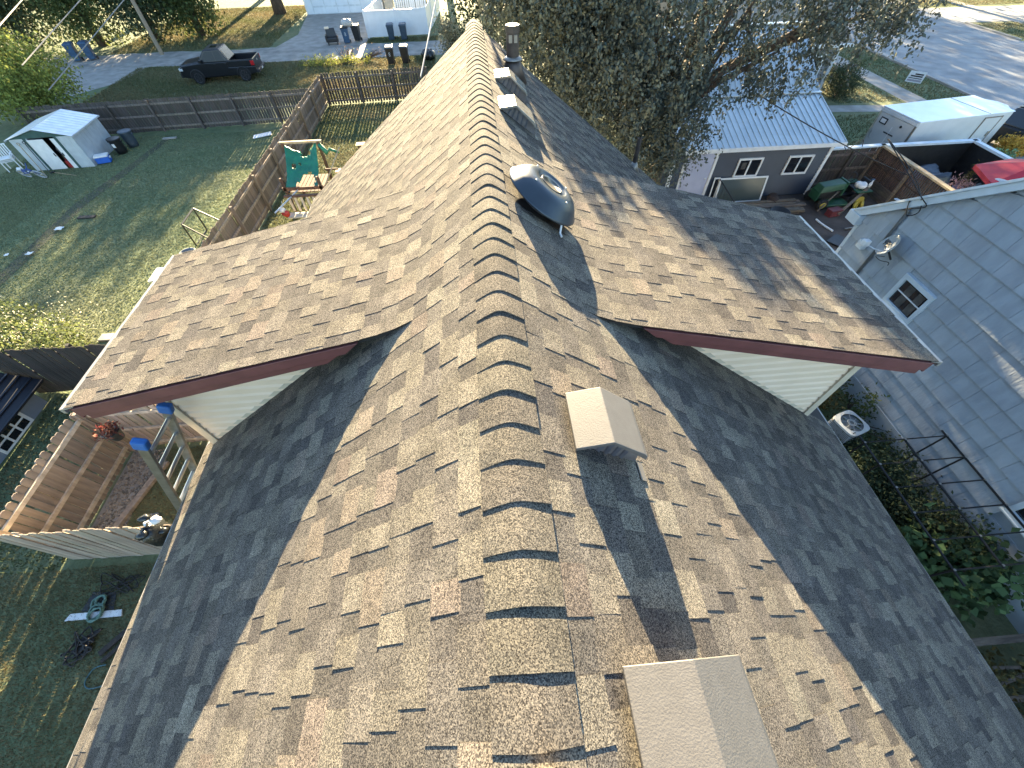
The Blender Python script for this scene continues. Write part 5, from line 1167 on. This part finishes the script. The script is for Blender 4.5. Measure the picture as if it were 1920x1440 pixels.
t = thing('flower_planter', 'pinkish planter of mixed flowers on the patio table', 'planter', (18.55, 13.9, .75))
MB().lathe([(.12, 0), (.2, .22), (.22, .23), (.2, .23), (0, .2)], 16).build('pot', pm('lilac_pot', (.25, .2, .3), None, 5, .5), t, smooth=True)
leaves('flowers', rng.normal(size=(300, 3))*np.array([.2, .2, .1])+np.array([0, 0, .35]), .09, leaf_mat('pink_petal', (.4, .24, .22)), t, 'stuff')
leaves('grass_plume', rng.normal(size=(120, 3))*np.array([.06, .06, .2])+np.array([.1, .1, .6]), .16, LEAF_OLIVE, t, aspect=.2)
t = thing('patio_table', 'dark patio table under the flower planter', 'table', (18.5, 13.8, 0), .3)
MB().box(-.55, .55, -.4, .4, .70, .74).build('top', pm('table_grey', (.14, .13, .12), None, 5, .5), t)
for x in (-.48, .48):
    for y in (-.33, .33): MB().box(x-.03, x+.03, y-.03, y+.03, 0, .7).build('leg', BLACK_METAL, t)
t = thing('patio_umbrella', 'red patio umbrella half hidden by the grey house roof', 'umbrella', (19.35, 12.7, 0))
RED = pm('red_canvas', (.36, .012, .03), (.3, .01, .025), 4, .7)
MB().tube([(0, 0, 0), (0, 0, 2.45)], .025, 8).build('pole', ALU, t)
rim_ = [(1.7*math.cos(a+.2), 1.45*math.sin(a+.2), 1.92) for a in np.linspace(0, 2*PI, 7)[:-1]]
for k in range(6):
    a, b = rim_[k], rim_[(k+1) % 6]; MB().add([(0, 0, 2.45), a, b, (a[0], a[1], a[2]-.14), (b[0], b[1], b[2]-.14)], [(0, 1, 2), (1, 3, 4, 2)]).build('canopy_panel', RED, t)
t = thing('plant_clutter', 'dark clutter of pots and leaves below the slatted fence top', 'pots', (17.3, 13.2, 0))
for k in range(5): MB().lathe([(.1, 0), (.15, .28), (.13, .28), (0, .25)], 12, Matrix.Translation((random.uniform(-.3, .4), random.uniform(-.4, .4), .2+.15*(k % 2)))).build('pot', BLACK, t)
leaves('leaves', rng.normal(size=(60, 3))*np.array([.3, .3, .1])+np.array([0, 0, .6]), .35, LEAF_LIME, t, aspect=.2)
# trailer
t = thing('cargo_trailer', 'white enclosed cargo trailer parked behind the patio', 'trailer', (20.7, 18.45, 0), .135)
TRW = pm('trailer_white', (.62, .64, .64), (.56, .58, .58), 2, .35)
MB().box(-2.42, 2.35, -.98, .98, .42, 2.08).build('body', TRW, t, bevel=.03)
MB().hexa([(2.35, -.96, .45), (2.9, -.25, .45), (2.9, .25, .45), (2.35, .96, .45), (2.35, -.96, 2.06), (2.9, -.25, 2.06), (2.9, .25, 2.06), (2.35, .96, 2.06)]).build('nose', TRW, t, bevel=.02)
MB().box(-2.44, 2.37, -1.0, 1.0, 2.082, 2.12).build('roof', pm('trailer_roof', (.78, .80, .80), (.7, .72, .72), 2, .3, metal=.2), t, bevel=.015)
MB().box(1.05, 1.08, -1.0, 1.0, 2.121, 2.128).build('roof_seam', ALU_OLD, t)
rd = MB().box(-2.455, -2.425, -.90, .90, .48, 1.92).build('rear_door', pm('trailer_rear', (.55, .55, .53), (.5, .5, .48), 2, .4), t)
MB().box(-2.47, -2.43, -.96, .96, 1.94, 2.06).build('header', TRW, t)
MB().box(-2.462, -2.456, -.02, .02, .6, 1.6).build('cross_upright', WHITE, rd); MB().box(-2.462, -2.456, -.26, .26, 1.30, 1.345).build('cross_arm', TRIM_DK, rd)
MB().box(-2.475, -2.456, .38, .74, 1.55, 1.78).build('number_plate', BLACK, rd); MB().box(-2.482, -2.476, .43, .69, 1.59, 1.74).build('plate_face', WHITE, rd)
MB().box(-2.475, -2.456, -.55, -.43, .62, .80).build('latch_plate', BLACK, rd); MB().lathe([(.05, 0), (.05, .03), (0, .035)], 10, Matrix.Translation((-2.455, -.35, 1.72)) @ Matrix.Rotation(-PI/2, 4, 'Y')).build('lamp', BLACK, rd)
for s in (-1, 1): MB().box(-2.475, -2.43, *sorted((s*.90, s*.97)), .45, 1.94).build('hinge_post', pm('cream_post', (.5, .46, .34), None, 5, .5) if s > 0 else ALU_OLD, t)
MB().tube([(-2.49, .72, .9), (-2.49, .80, 1.0), (-2.49, .80, 1.25)], .015, 6).build('latch', ALU, t)
dd = MB().box(1.0, 1.85, -1.0, -.975, .6, 1.95).build('side_door', TRW, t)
for a in ((.96, 1.0, .58, 1.99), (1.85, 1.89, .58, 1.99), (1.0, 1.85, 1.95, 1.99)): MB().box(a[0], a[1], -1.012, -.976, a[2], a[3]).build('door_trim', ALU_OLD, t)
MB().box(1.72, 1.8, -1.02, -1.001, 1.2, 1.4).build('handle', ALU, dd)
for x in (-.55, .35):
    for s in (-1, 1):
        M = Matrix.Translation((x, s*1.02, .34)) @ Matrix.Rotation(PI/2, 4, 'X'); wh = MB().lathe([(.18, -.09), (.32, -.09), (.34, -.05), (.34, .05), (.32, .09), (.18, .09)], 20, M).build('wheel', RUBBER, t)
MB().tube([(2.9, 0, .5), (3.9, 0, .5)], .05, 8).build('tongue', BLACK_METAL, t)
# dark vehicle at the right edge
t = thing('parked_suv', 'black vehicle with roof rails cut off by the right edge', 'car', (27.2, 19.4, 0), .35)
MB().hexa([(-2.3, -.9, .4), (2.3, -.9, .4), (2.3, .9, .4), (-2.3, .9, .4), (-2.25, -.88, 1.05), (2.2, -.88, 1.05), (2.2, .88, 1.05), (-2.25, .88, 1.05)]).build('body', PAINT, t, bevel=.08)
MB().hexa([(-2.2, -.84, 1.04), (1.1, -.84, 1.04), (1.1, .84, 1.04), (-2.2, .84, 1.04), (-1.9, -.68, 1.66), (.45, -.68, 1.66), (.45, .68, 1.66), (-1.9, .68, 1.66)]).build('cabin', GLASS, t, bevel=.06)
MB().box(-1.8, .4, -.64, .64, 1.665, 1.70).build('roof_panel', PAINT, t, bevel=.02)
for s in (-1, 1): MB().tube([(-1.7, s*.6, 1.74), (.3, s*.6, 1.74)], .02, 6).build('roof_rail', ALU_OLD, t)
for x in (-1.5, -1.0, -.5, 0): MB().tube([(x, -.6, 1.76), (x, .6, 1.76)], .015, 6).build('roof_bar', ALU_OLD, t)
for x in (-1.4, 1.4):
    for s in (-1, 1): MB().lathe([(.2, -.1), (.33, -.1), (.35, 0), (.33, .1), (.2, .1)], 20, Matrix.Translation((x, s*.82, .35)) @ Matrix.Rotation(PI/2, 4, 'X')).build('wheel', RUBBER, t)
# yard sign
t = thing('yard_sign', 'small white yard sign with dark lettering beside the street', 'sign', (27.25, 27.7, 0), -.75)
MB().box(-.42, .42, -.01, .01, .25, .80).build('board', WHITE, t)
for (x0, x1, z0, z1) in ((-.12, .32, .63, .70), (-.30, .32, .53, .60), (-.36, .34, .44, .48)): MB().box(x0, x1, -.014, -.0105, z0, z1).build('lettering', BLACK, t)
MB().box(-.36, .36, -.014, -.0105, .30, .40).build('grey_panel', pm('grey_print', (.35, .33, .37), None, 40, .6), t)
for x in (-.25, .25): MB().tube([(x, 0, 0), (x, 0, .3)], .006, 5).build('stake', ALU, t)
# neighbour house behind the metal roof
t = thing('porch_house', 'grey house corner with white trimmed windows behind the metal roof', 'house', (17.5, 28, 0))
GH = pm('warm_grey_wall', (.22, .22, .225), None, 3, .7)
MB().box(12, 20.85, 27.15, 36, 0, 2.55).build('wall', GH, t, world=True)
MB().prism([(26.7, 2.5), (36.4, 2.5), (31.5, 4.9)], 11.6, 21.2, 'x').build('roof', pm('tan_roofing', (.3, .25, .2), (.22, .18, .14), 2, .9), t, world=True)
MB().box(20.72, 20.90, 27.08, 27.2, 0, 2.6).build('corner_board', WHITE, t, world=True)
MB().box(11.6, 21.2, 26.62, 26.7, 2.42, 2.56).build('fascia', WHITE, t, world=True)
for x0 in (18.9, 16.6):
    w = MB()
    for a in ((x0, x0+1.3, 1.9, 2.05), (x0, x0+1.3, .55, .7), (x0, x0+.14, .7, 1.9), (x0+1.16, x0+1.3, .7, 1.9)): w.box(a[0], a[1], 27.06, 27.14, a[2], a[3])
    wo = w.build('window', WHITE, t, world=True); MB().box(x0+.14, x0+1.16, 27.11, 27.12, .7, 1.9).build('pane', GLASS, wo)
    MB().box(x0+.14, x0+1.16, 27.08, 27.108, 1.27, 1.33).build('sash_bar', WHITE, wo)
wire('black twisted cable from the tree down to the patio fence', (8.6, 14.2, 4.5), (17.6, 14.3, 1.0), .15, .018, CORD)
tag(MB().tube(smooth_path([(14.2, 16.1, 1.5), (14.2, 16.1, 1.6), (14.35, 16.0, 2.0), (14.7, 16.0, 1.75), (14.9, 16.1, 1.65), (15.2, 16.0, 2.05), (15.5, 16.1, 1.7), (15.6, 16.1, 1.6)]), .014, 5).build('cable_loop', CORD), 'looped black cable on the fence top by the blue house', 'cable')

# ------------------------------------------------------------------ trees and shrubs
def rel(base, blobs): return [((q[0][0]-base[0], q[0][1]-base[1], q[0][2]-base[2]),)+tuple(q[1:]) for q in blobs]
b = (6.35, 15.0, 0)
tree('big_tree', 'large grey green tree hanging over the metal roof', b, 11, .42,
     rel(b, [((2.5, 15.2, 7.0), (2.3, 2.4, 2.9)), ((4.6, 14.3, 5.6), (2.2, 2.0, 3.4)), ((5.9, 13.7, 4.0), (1.5, 1.3, 2.0)), ((8.6, 14.6, 6.9), (2.4, 2.2, 1.7), .38), ((10.7, 14.0, 6.6), (1.9, 1.2, .9), .42), ((7.0, 15.8, 9.2), (4.6, 3.0, 2.2), .55), ((3.6, 16.4, 8.0), (2.4, 2.4, 2.0)), ((12.2, 14.3, 6.25), (.9, .7, .45)), ((7.6, 14.0, 5.3), (1.3, .9, 1.1), .45), ((9.3, 13.7, 5.3), (.9, .8, .9), .5), ((2.9, 15.4, 9.3), (1.6, 1.6, 1.1)), ((.85, 14.2, 8.85), (1.0, 1.3, .78)), ((1.25, 14.2, 8.5), (1.35, 1.4, .95)), ((1.3, 14.9, 8.4), (1.35, 1.2, .9)), ((1.9, 14.4, 7.6), (1.7, 1.7, 1.5)), ((3.2, 14.8, 8.0), (1.5, 1.5, 1.2)), ((3.4, 14.6, 5.6), (1.8, 1.6, 2.2))]),  # unseen upper left lobes and the cut are shaped to shade the right roof
     LEAF_GREY, 4700, 38, .26, .115, droop=1.3, limbs=15, zmin=.9, lean=(.6, .2),
     cut=lambda P: ~((P[:, 1] < 16.0) & (P[:, 2] < 2.3) & (P[:, 0] > 7.6)) & ~((P[:, 0] < 1.5) & (P[:, 2] > 9.62)) & ~((P[:, 2] > 9.5) & (np.sin(P[:, 0]*3.1)+np.sin(P[:, 2]*4.3+P[:, 0])+np.sin(P[:, 1]*2.7) > -.35)) & ~((P[:, 0] > 9.6) & (P[:, 2] < 4.6)))
b = (1.2, 33, 0)
tree('alley_tree', 'bushy dark tree beyond the far end of the roof ridge', b, 9, .25, rel(b, [((1.4, 33, 3.4), (2.6, 2.2, 3.2)), ((4.5, 34, 4.0), (2.6, 2.0, 3.6)), ((1.8, 33, 6.0), (2.6, 2.2, 2.2))]), LEAF_DARK, 420, 42, .34, .20, droop=.4)
b = (-26.0, 29.9, 0)
tree('lime_tree', 'bright yellow green small tree leaning over the shed', b, 5, .16, rel(b, [((-25.9, 29.6, 2.7), (2.7, 1.9, 1.5)), ((-24.3, 28.4, 2.0), (1.8, 1.5, 1.1)), ((-27.2, 29.4, 2.1), (2.3, 1.6, 1.7)), ((-24.6, 27.0, 2.2), (1.7, 1.2, .7))]), LEAF_LIME, 420, 46, .24, .16, droop=.7, zmin=.3,
     cut=lambda P: ~((P[:, 0] > -24) & (P[:, 1] < 25.5)))
ga = 'dense trees beyond the alley'
for i, (x, y, h, rx, lab) in enumerate(((-37.5, 46, 9, 3.4, 'leftmost dense dark tree beyond the alley'), (-32, 46.5, 10, 3.3, 'dense dark tree right above the two blue bins'), (-27.6, 47.2, 10, 2.9, 'dense tree directly behind the utility pole'), (-24.2, 48.2, 9, 2.3, 'rightmost dense tree beside the sunny grass beyond the alley'))):
    tree('dense_tree', lab, (x, y, 0), h, .28, [((0, 0, h*.28), (rx, 2.4, h*.27)), ((.4, .2, h*.62), (rx*.95, 2.6, h*.30)), ((-.8, -.4, h*.42), (rx*.8, 2.2, h*.25))], (LEAF_DARK, LEAF_MID, LEAF_DARK, LEAF_MID)[i], 420, 40, .38, .24, droop=.6, group=ga, zmin=.15)
b = (-19.55, 56.4, 0)
tree('shade_tree', 'thick trunked tree on the grass left of the white garage', b, 14, .50, [((0, 0, 9.0), (5.2, 4.5, 3.4)), ((-3, 1, 8), (3, 3, 2.6)), ((2.5, 2, 8.6), (3.0, 3, 2.6))], LEAF_MID, 420, 30, .55, .32, zmin=4.8)
gb = 'unseen tall trees added farther north to shade the yards'
for i, (x, y, h, r, lab) in enumerate(((-33, 66, 16, 5.5, 'unseen tall tree beyond the far left gardens'), (-24, 70, 17, 5.0, 'unseen tall tree beyond the grass by the garage'), (-17.0, 73, 14, 4.2, 'unseen tall tree behind the white garage'), (-2.6, 68, 15, 3.0, 'unseen tall tree behind the vinyl fenced yard'), (9, 56, 19, 4.6, 'unseen tall tree beyond the big tree on the right'),
        (18, 52, 17, 4.8, 'unseen tall tree behind the porch house'), (27.5, 62, 15, 4.5, 'unseen tall street tree on the near kerb side far up'), (35, 78, 17, 6.0, 'unseen tall tree over the far end of the street'), (46, 64, 16, 6.0, 'unseen tall tree on the far side of the street'), (55, 56, 15, 6.0, 'unseen tall tree beyond the far driveways'))):
    tree('unseen_tall_tree', lab, (x, y, 0), h, .4, [((0, 0, h*.66), (r, r*.9, h*.26)), ((r*.4, 0, h*.5), (r*.7, r*.7, h*.16)), ((-r*.4, .5, h*.55), (r*.7, r*.7, h*.18))], LEAF_MID, 300, 30, .62, .42, limbs=5, group=gb, zmin=4.0)  # unseen trees added to cast shade over yards, street and grey wall
def shrub(name, label, base, blobs, mat, n_clump, n_leaf, spread, leaf, aspect=.55, cat='shrub', stems=6, tone_=1.0, droop=0.0):
    t = thing(name, label, cat, base)
    P, T = clumps(blobs, n_clump, n_leaf, spread, droop); k = P[:, 2] > .03
    leaves('foliage', P[k], leaf, mat, t, 'stuff', T[k]*tone_, 0, aspect)
    s = MB()
    for _ in range(stems):
        c, r = random.choice(blobs); e = (c[0]+random.uniform(-.6, .6)*r[0], c[1]+random.uniform(-.6, .6)*r[1], c[2]+random.uniform(0, .6)*r[2])
        s.tube([(c[0]*.5, c[1]*.5, -.05), (e[0]*.7, e[1]*.7, e[2]*.5), e], [.025, .018, .008], 5)
    s.build('stems', BARK, t, kind='stuff')
    return t
shrub('flower_bush', 'white flecked bush on the lawn at the left edge', (-14.4, 9.5, 0), [((0, 0, .35), (1.7, .9, .45)), ((-1.8, .9, .3), (1.3, .9, .4)), ((1.3, -.2, .3), (1.0, .6, .35))], LEAF_MID, 110, 30, .16, .10)
tf = bpy.data.objects['flower_bush']; leaves('blossoms', rng.normal(size=(420, 3))*np.array([1.1, .55, .12])+np.array([-.3, .2, .62]), .06, leaf_mat('white_petal', (.6, .58, .42)), tf, 'stuff')
shrub('side_shrub', 'olive shrub beyond the air conditioner', (8.55, 6.2, 0), [((0, 0, .5), (.75, 1.5, .6)), ((-.2, -.9, .4), (.5, .7, .5))], LEAF_OLIVE, 130, 40, .13, .075)
shrub('vine', 'green vine sprig creeping up the pale foundation', (9.15, 4.9, 0), [((0, 0, .4), (.22, .7, .45)), ((.1, -1.0, .3), (.15, .4, .35))], LEAF_MID, 28, 24, .09, .09)
shrub('side_shrub', 'dark low shrubs under the black canopy frame', (8.75, 2.6, 0), [((-.1, 0, .35), (.75, 1.4, .5)), ((.0, -1.2, .45), (.75, .9, .55)), ((-.5, .8, .3), (.5, .9, .4))], LEAF_DARK, 300, 40, .14, .085)
shrub('broad_leaf_plant', 'broad leaved green plant at the lower end of the canopy frame', (8.5, .75, 0), [((0, 0, .7), (.6, .5, .45)), ((.55, .3, .65), (.45, .5, .45)), ((-.3, .6, .55), (.5, .5, .4))], LEAF_BIG, 150, 9, .15, .17, aspect=.8, droop=.2)
shrub('side_shrub', 'dark olive undergrowth below the loose boards at the lower right', (9.0, -1.6, 0), [((0, 0, .3), (.6, 1.0, .4)), ((-.7, .2, .15), (.8, 1.2, .2))], LEAF_OLIVE, 90, 36, .14, .09)
shrub('corner_shrub', 'tall dark shrub at the corner of the porch house', (21.7, 26.6, 0), [((0, 0, .9), (.9, .9, 1.0)), ((.7, .6, .7), (.9, .9, .8))], LEAF_DARK, 150, 36, .2, .14, aspect=.3)
shrub('yellow_mum', 'golden yellow flowering shrub beside the trailer', (23.4, 16.9, 0), [((0, 0, 1.05), (.55, .5, .3))], leaf_mat('gold_petal', (.5, .34, .06)), 60, 40, .1, .09)
shrub('green_vine', 'pale green leafy vine under the golden shrub', (22.6, 16.4, 0), [((0, 0, .7), (.55, .4, .4))], leaf_mat('mint_leaf', (.2, .34, .18)), 40, 26, .12, .11)
shrub('side_shrub', 'dark shrub at the right edge beyond the patio wall', (23.2, 14.4, 0), [((0, 0, .5), (1.2, 1.2, .6))], LEAF_DARK, 110, 36, .2, .12)
shrub('dry_twigs', 'leafless dry twigs beside the alley bins', (-9.8, 38.9, 0), [((0, 0, .5), (1.2, .5, .5)), ((2.6, -.2, .4), (.8, .4, .4))], leaf_mat('dry_leaf', (.3, .22, .12)), 24, 10, .2, .10, aspect=.25, stems=34)
shrub('alley_shrub', 'sunlit pale leaved shrub at the far left corner of the roof', (-1.2, 36.5, 0), [((0, 0, 1.0), (1.2, 1.0, 1.1)), ((-.4, -.4, 2.0), (.8, .7, .8))], leaf_mat('sunlit_pale_leaf', (.24, .23, .15)), 110, 34, .2, .15)  # sunlight on the leaves is put into their pale colour
shrub('low_shrub', 'yellow green weeds along the far side of the rear fence', (-11.5, 37.8, 0), [((0, 0, .2), (1.5, .6, .3)), ((2.5, .3, .15), (1.2, .5, .25))], LEAF_LIME, 60, 30, .16, .11)

# ------------------------------------------------------------------ grass
def turf(name, label, areas, n, hgt, wid, cols):
    A = np.array([(a[1]-a[0])*(a[3]-a[2])*(a[4] if len(a) > 4 else 1) for a in areas]); A = A/A.sum()
    P = np.concatenate([np.stack([rng.uniform(a[0], a[1], int(n*w)), rng.uniform(a[2], a[3], int(n*w))], 1) for a, w in zip(areas, A)])
    m = len(P); ang = rng.uniform(0, 2*PI, m); h = hgt*rng.uniform(.5, 1.3, m); w = wid*rng.uniform(.6, 1.3, m); la = rng.uniform(0, 2*PI, m); ln = h*rng.uniform(.2, .9, m)
    V = np.zeros((m, 3, 3)); dx, dy = np.cos(ang)*w, np.sin(ang)*w
    V[:, 0, 0] = P[:, 0]-dx; V[:, 0, 1] = P[:, 1]-dy; V[:, 1, 0] = P[:, 0]+dx; V[:, 1, 1] = P[:, 1]+dy
    V[:, 2, 0] = P[:, 0]+np.cos(la)*ln; V[:, 2, 1] = P[:, 1]+np.sin(la)*ln; V[:, 2, 2] = h
    me = bpy.data.meshes.new(name); me.vertices.add(m*3); me.vertices.foreach_set('co', V.ravel().astype(np.float32))
    me.loops.add(m*3); me.loops.foreach_set('vertex_index', np.arange(m*3, dtype=np.int32))
    me.polygons.add(m); me.polygons.foreach_set('loop_start', np.arange(0, m*3, 3, dtype=np.int32)); me.polygons.foreach_set('loop_total', np.full(m, 3, np.int32))
    me.update(calc_edges=True)
    q = np.sin(P[:, 0]*.9+np.sin(P[:, 1]*.7)*2)+np.sin(P[:, 1]*1.3+P[:, 0]*.4)+rng.normal(size=m)*.9
    k = np.clip(q*.22+.45, 0, 1)[:, None]; c = np.array(cols[0])*(1-k)+np.array(cols[1])*k; c *= rng.uniform(.7, 1.3, m)[:, None]
    C4 = np.ones((m, 3, 4), np.float32); C4[:, :, :3] = c[:, None, :]
    a = me.color_attributes.new('tone', 'FLOAT_COLOR', 'POINT'); a.data.foreach_set('color', C4.ravel())
    me.materials.append(leaf_mat(name, (1, 1, 1), .2))
    o = link(name, me); o['kind'] = 'stuff'; o['label'] = label
    return o
turf('lawn_grass', 'mown green grass of the fenced lawn on the left', [(-24, -9.55, 7.8, 26.0), (-26, -20, 14, 21)], 150000, .035, .022, ((.135, .172, .088), (.18, .198, .108)))
turf('yard_grass', 'shaggy grass of the yard below the left eave', [(-9.3, -3.4, 8, 29.4), (-12.6, -9.7, 2.6, 7.4)], 70000, .07, .020, ((.09, .115, .05), (.17, .155, .085)))
turf('front_grass', 'dry olive grass of the front yard below the left eave', [(-14, -3.4, -4.5, 2.6), (-8.7, -4.0, 2.9, 5.4)], 190000, .06, .0065, ((.13, .125, .06), (.22, .18, .105)))
turf('verge_grass', 'rough dry grass of the verges along the alley', [(-25.6, -3, 30.3, 39.3, .8), (-30, -17, 43.6, 60, .6), (-9, -3, 43.5, 45)], 110000, .09, .032, ((.10, .115, .05), (.19, .165, .085)))
turf('street_grass', 'short grass beside the street and walks', [(14.6, 25.2, 19.6, 23.9), (14.6, 18, 16.7, 19.6), (21.3, 25.2, 25.6, 34), (26.8, 29.5, 15, 48), (43, 60, 36.5, 41.3), (43, 60, 47.8, 62)], 70000, .07, .03, ((.09, .115, .05), (.17, .15, .08)))

# pebbles on the gravel strip inside the cedar fence
m = MB()
for _ in range(900):
    x = random.uniform(-9.45, -8.72); y = random.uniform(3.0, 5.4); r = random.uniform(.012, .035); k = random.uniform(.6, 1.5)
    m.add([(x-r, y-r*.7, .01), (x+r, y-r, .01), (x+r*.8, y+r, .01), (x-r, y+r*.8, .01), (x-r*.4, y-r*.4, .01+r), (x+r*.5, y-r*.3, .012+r), (x+r*.3, y+r*.5, .01+r), (x-r*.5, y+r*.4, .008+r)], [(4, 5, 6, 7), (0, 1, 5, 4), (1, 2, 6, 5), (2, 3, 7, 6), (3, 0, 4, 7)], (k, k*.96, k*.9))
o = m.build('pebbles', pm('pebble', (.26, .24, .21), (.18, .165, .145), 9, .9, attr=True)); o['kind'] = 'stuff'; o['label'] = 'loose pebbles along the inside of the cedar fence'
